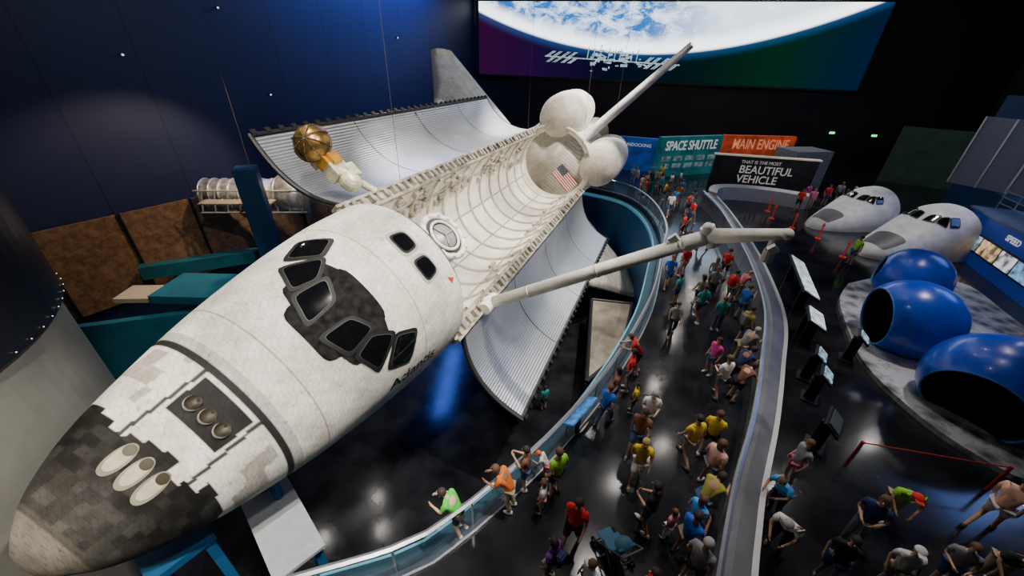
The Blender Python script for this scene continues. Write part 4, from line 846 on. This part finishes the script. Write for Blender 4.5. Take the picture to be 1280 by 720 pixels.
def person(x,y,shirt,pants,kind,face,long=False,hairc="dark",cap=None,sc=1.,shorts=True,z=0.,pack=None,where="on the walkway"):
    T_=TPL[kind];b_=bpy.data.objects.new("person",T_["body"]);C.objects.link(b_);b_.location=(x,y,z);b_.rotation_euler=(0,0,face);b_.scale=(sc,)*3
    def setm(o,m):
        o.material_slots[0].link='OBJECT';o.material_slots[0].material=m
    sk=rr.choice([0,0,1,1,2,3]);setm(b_,mat("skin_%d"%sk,SKN[sk],.5))
    def part(nm_,me,m):
        o=bpy.data.objects.new(nm_,me);C.objects.link(o);o.parent=b_;setm(o,m)
    part("shirt",T_["shirt"],mat("cloth_"+shirt,COL[shirt],.8,var=.15,scale=9));part("shorts" if shorts else "trousers",T_["shorts" if shorts else "trousers"],mat("cloth_"+pants,COL[pants],.8,var=.15,scale=9))
    part("hair",T_["hl" if long else "hs"],mat("hair_"+hairc,HRC[hairc],.7))
    lt=rr.random()<.5;sm_=mat("shoe_white" if lt else "shoe_dark",(.6,.6,.6) if lt else (.05,.05,.05),.6);part("shoe",T_["sl"],sm_);part("shoe",T_["sr"],sm_)
    if cap:part("cap",T_["cap"],mat("cloth_"+cap,COL[cap],.8,var=.15,scale=9))
    if pack:part("backpack",T_["pack"],mat("cloth_"+pack,COL[pack],.8,var=.15,scale=9))
    ps={"stand":"standing","walk":"walking","lean":"leaning","phone":"raising camera","point":"pointing","bend":"bending","hold":"strolling"}[kind]
    tag(b_,"person in %s shirt, %s %s%s, %s %s"%(shirt,pants,"shorts" if shorts else "trousers",(", %s cap"%cap) if cap else "",ps,where),"person","museum visitors")
Lf=radians(75);Rt=radians(-75)
PE=[(-1.0,4.65,"green","black","lean",Lf,0,"dark",None,.95),(.12,5.25,"orange","khaki","lean",Lf,1,"brown",None,.95),(.5,5.8,"brown","denim","phone",Lf,0,"dark",None,.9),(.9,5.2,"white","pink","stand",Lf,1,"brown",None,.7),(1.25,5.65,"lime","black","stand",.6,0,"brown",None,1),(1.55,4.5,"red","black","walk",2.6,0,"dark",None,1),(1.0,3.8,"purple","grey","stand",.9,1,"dark",None,.9),(1.7,3.5,"white","denim","stand",2.,0,"brown",None,.85),
(3.3,4.9,"black","navy","hold",.7,0,"dark",None,1),(3.75,4.7,"pink","white","stand",.5,1,"brown",None,.65),(2.8,3.3,"red","denim","stand",1.2,0,"dark",None,.95),(3.95,4.35,"blue","khaki","phone",-1.2,0,"dark",None,.95),(4.3,4.8,"sky","denim","stand",-1.2,1,"brown",None,.85),(3.9,3.8,"grey","black","stand",-1,0,"grey",None,1),(4.65,5.2,"olive","denim","lean",-1.1,1,"dark",None,.95),(5.2,6.05,"peach","grey","stand",-1.2,1,"brown",None,1),(4.95,6.75,"yellow","khaki","walk",.3,0,"dark",None,1.02),(5.6,7.0,"yellow","black","hold",-.6,0,"brown",None,.97),
(3.4,6.1,"yellow","white","walk",2.8,1,"blond",None,.95),(3.6,6.95,"brown","denim","walk",2.6,1,"dark",None,1),(4.1,7.7,"white","grey","hold",2.9,1,"grey",None,.95),(3.9,8.4,"yellow","black","stand",1.2,0,"dark",None,.72),(2.9,7.9,"blue","denim","walk",-.8,0,"brown",None,.92),(3.3,8.6,"brown","navy","stand",Lf,1,"dark",None,.95),(3.95,9.35,"red","denim","stand",Lf,0,"dark",None,1),(4.45,10.2,"red","black","lean",Lf,0,"brown",None,1.02),(1.05,6.1,"white","pink","lean",Lf,0,"brown","orange",.6),
(6.9,9.2,"white","grey","hold",.3,0,"brown",None,1),(7.1,10.3,"magenta","denim","stand",1.9,1,"dark",None,.92),(6.5,12.5,"grey","black","walk",2.9,1,"dark",None,.9),(8.0,13.6,"teal","black","walk",.2,0,"dark",None,1),(8.5,12.9,"teal","denim","stand",-.3,0,"brown",None,.95),(10.0,15.1,"red","grey","stand",-1.3,0,"dark",None,1),(9.3,15.4,"grey","black","walk",3,0,"brown",None,1),(8.4,14.7,"khaki","black","walk",.3,1,"dark",None,.95),(7.5,14.9,"teal","navy","stand",.6,0,"dark",None,.9),(7.6,16.4,"blue","denim","walk",3,0,"brown",None,1),(8.8,17.6,"red","khaki","stand",.3,0,"dark",None,1),(9.8,16.5,"grey","denim","walk",2.7,1,"brown",None,.95),(10.8,17.4,"red","black","stand",-1,0,"dark",None,1),
(7.7,9.8,"navy","black","lean",Rt,0,"dark",None,1),(7.4,9.1,"brown","black","lean",Rt,1,"dark",None,.95),(8.4,10.9,"grey","khaki","lean",Rt,0,"grey",None,1),(9.1,12.1,"olive","denim","stand",Rt,0,"dark",None,1),(9.9,13.8,"blue","denim","phone",Rt,0,"brown",None,1),(10.6,15.5,"pink","grey","lean",Rt,1,"blond",None,.93),(8.9,19.0,"blue","khaki","stand",Lf,0,"dark",None,1),(9.7,19.6,"white","denim","walk",.2,0,"brown",None,1),(10.6,22.7,"red","black","stand",1,0,"dark",None,1),(11.3,23.9,"navy","khaki","walk",3,1,"dark",None,.95),(12.6,27.1,"red","denim","stand",.3,0,"dark",None,1),(13.4,28.4,"grey","black","walk",.2,1,"brown",None,.95),(12.0,28.2,"sky","khaki","stand",2,0,"dark",None,1),(11.2,26.9,"white","denim","walk",3,0,"dark",None,1),
(6.6,5.4,"sky","denim","lean",1.9,0,"brown",None,.95),(7.45,6.2,"grey","pink","stand",1.4,1,"brown",None,.97),(6.2,4.6,"white","black","bend",2.2,0,"grey",None,1),(6.9,4.0,"black","denim","stand",2.4,1,"dark",None,.95),(9.3,5.4,"lime","khaki","bend",2.6,0,"brown","red",1),(8.1,4.8,"navy","grey","hold",2.2,1,"brown",None,1),(8.1,3.9,"white","khaki","stand",2.6,0,"blond","white",.9),(11.5,5.2,"peach","white","walk",-1.2,0,"dark",None,1.08),(10.4,4.1,"black","khaki","bend",2.5,0,"dark",None,1),(9.3,4.0,"grey","denim","hold",2.4,0,"brown",None,.9),
(19.2,19.8,"lime","denim","stand",1.5,0,"dark",None,1),(23.2,29.6,"pink","khaki","stand",2.9,1,"brown",None,1),(25.2,30.8,"red","denim","stand",3.,0,"dark",None,1),(26.9,31.8,"grey","black","walk",2.8,0,"brown",None,1),(25.6,29.5,"white","denim","stand",3.3,0,"dark",None,1),(26.9,30.4,"white","khaki","stand",2.9,1,"blond",None,1),(22.0,29.2,"red","black","walk",2.5,0,"dark",None,1),(24.2,31.6,"magenta","denim","stand",3.2,1,"dark",None,.9)]
for t in PE:
    x,y,sh_,pa,kd,fc,lg,hc,cp,sc_=t
    person(x,y,sh_,pa,kd,fc,bool(lg),hc,cp,sc_,shorts=(rr.random()<.65),pack=(rr.choice(["navy","grey","red"]) if rr.random()<.13 and kd in("stand","walk") else None),where="near rail" if kd=="lean" else ("on walkway" if x<14 and y>4 and not(x>6 and y<6.5) else "on dark floor"))
taken=[(t[0],t[1]) for t in PE]
cnt=0
while cnt<16:
    x=rr.uniform(10.6,15.0);y=rr.uniform(29.5,36.5)
    if (x>13.6 and y<33) or min(hypot(x-q_[0],y-q_[1]) for q_ in taken)<.75: continue
    taken.append((x,y));cnt+=1
    person(x,y,rr.choice(["red","blue","white","grey","pink","orange","teal","navy","khaki","yellow"]),rr.choice(["khaki","denim","black","grey"]),rr.choice(["stand","walk","hold"]),rr.uniform(0,6.2),rr.random()<.4,rr.choice(["dark","brown"]),None,rr.uniform(.85,1.03),rr.random()<.6,where="in the far crowd")
for (x,y,c1) in [(12.2,25.4,"red"),(11.4,21.2,"blue")]:
    person(x,y,c1,"khaki","walk",rr.uniform(0,6.2),False,"dark",None,1,True)
person(2.0,14.9,"teal","black","stand",.5,z=-7.3,where="on the lower floor")
st_=empty("baby_stroller",(2.45,4.3,0),"blue and grey baby stroller standing on the walkway","stroller",rz_=.4)
GF=mat("stroller_frame",(.12,.12,.13),.4,.5);SB=mat("stroller_fabric_blue",(.03,.12,.22),.7)
bm=bmesh.new()
for sx in (1,-1):
    cyl(bm,(.24*sx,-.45,1.0),(.24*sx,.35,.15),.018);cyl(bm,(.24*sx,.15,.55),(.24*sx,-.3,.12),.018)
cyl(bm,(-.24,-.45,1.0),(.24,-.45,1.0),.022);cyl(bm,(-.24,-.3,.15),(.24,-.3,.15),.015);cyl(bm,(-.24,.33,.17),(.24,.33,.17),.015)
bm_ob("frame",bm,GF,st_)
bm=bmesh.new();box(bm,(0,0,.45),(.42,.42,.06));box(bm,(0,-.2,.68),(.42,.06,.5),Matrix.Rotation(.35,4,'X'));box(bm,(0,.3,.3),(.36,.25,.04));bmesh.ops.bevel(bm,geom=list(bm.edges),offset=.015,segments=2,affect='EDGES');bm_ob("seat",bm,SB,st_)
bm=bmesh.new();ball(bm,(0,-.18,.78),.25,(.85,.7,.8),seg=16);bmesh.ops.delete(bm,geom=[v for v in bm.verts if v.co.z<.82 ],context='VERTS');bm_ob("canopy",bm,mat("stroller_canopy",(.03,.12,.18),.7),st_,True)
for sx in (1,-1):
    for y_ in (-.3,.33):
        bm=bmesh.new();torus(bm,None,.1,.025,M0=Matrix.Translation((.27*sx,y_,.125))@Matrix.Rotation(pi/2,4,'Y'),seg=18,ring=6);cyl(bm,(.25*sx,y_,.125),(.29*sx,y_,.125),.03);bm_ob("wheel",bm,BKM,st_)
# ------------------------------------------------------------------ LIGHTS
def spot(n,loc,tgt,p,col=(1,.95,.87),size=60,rad=.2,blend=.5):
    l=bpy.data.lights.new(n,'SPOT');l.energy=p;l.color=col;l.spot_size=radians(size);l.spot_blend=blend;l.shadow_soft_size=rad
    o=bpy.data.objects.new(n,l);o.location=loc;o.rotation_euler=(Vector(tgt)-Vector(loc)).to_track_quat('-Z','Y').to_euler();C.objects.link(o);return o
def area(n,loc,tgt,p,col,sx,sy):
    l=bpy.data.lights.new(n,'AREA');l.energy=p;l.color=col;l.shape='RECTANGLE';l.size=sx;l.size_y=sy
    o=bpy.data.objects.new(n,l);o.location=loc;o.rotation_euler=(Vector(tgt)-Vector(loc)).to_track_quat('-Z','Y').to_euler();C.objects.link(o);return o
for l_,t_,p_,s_ in [((-2,-2,17),(-5.5,5,3),11000,42),((4,6,18),(-4,8,3.5),13000,45),((8,12,18),(0,15,3),16000,46),((10,22,18),(2,23,3),18000,46),((-8,12,18),(-3,13,4),4500,50),((4,38,18),(4,31,5),14000,55),((-12,2,17),(-7,5,3),2500,45),((-6,26,18),(-3,22,6),9000,55),((10,30,18),(4,33,4),14000,45),((6,24,18),(3,28,3),10000,30),((12,20,17),(8,26,-6),9000,35),((-3,6,18),(-8,14,6),6000,50),((6,6,18),(-1.5,9.5,3.5),6000,20)]:
    spot("spot_light",l_,t_,p_,size=s_)
for x_,y_,p_ in [(1.5,5,2400),(4,8.5,2700),(6.5,12.5,2700),(9,18,2800),(11,25,2800),(12,32,3500),(7.5,5.5,2200),(10,8,1800),(16,12,4200),(24,22,4000),(24,30,4500)]:
    spot("spot_light_floor",(x_+1,y_+2,16),(x_,y_,0),p_,(1,.93,.88),38,.15,.7)
area("blue_wash",(-9,42,17),(-14,42,11),2200,(.08,.2,1),14,3)
area("blue_fill",(34,18,14),(27,18,2),900,(.2,.35,1),8,8)
area("screen_glow",(15,48,11),(10,20,0),600,(.45,.65,1),30,5)
spot("rust_spot",(-14,24,10),(-24,23,-2.5),4500,(1,.72,.45),75)
spot("satellite_spot",(-10,22,16),(-18,26,.8),5000,(1,.95,.85),24)
spot("slab_spot",(-12,14,10),(-18,18.5,-3),2200,(.9,.95,1),35)
spot("drum_spot",(-6,-3,14),(-12,5,0),4000,(1,.85,.6),50)
spot("lower_floor_spot",(2,14,4),(6.2,19,-5),900,(1,.9,.75),50)
spot("truss_spot",(0,1,12),(-6,5,-2),1500,(1,.95,.9),30)
w=bpy.data.worlds.new("world");bpy.context.scene.world=w;w.use_nodes=True;w.node_tree.nodes["Background"].inputs[0].default_value=(.03,.04,.08,1);w.node_tree.nodes["Background"].inputs[1].default_value=.12
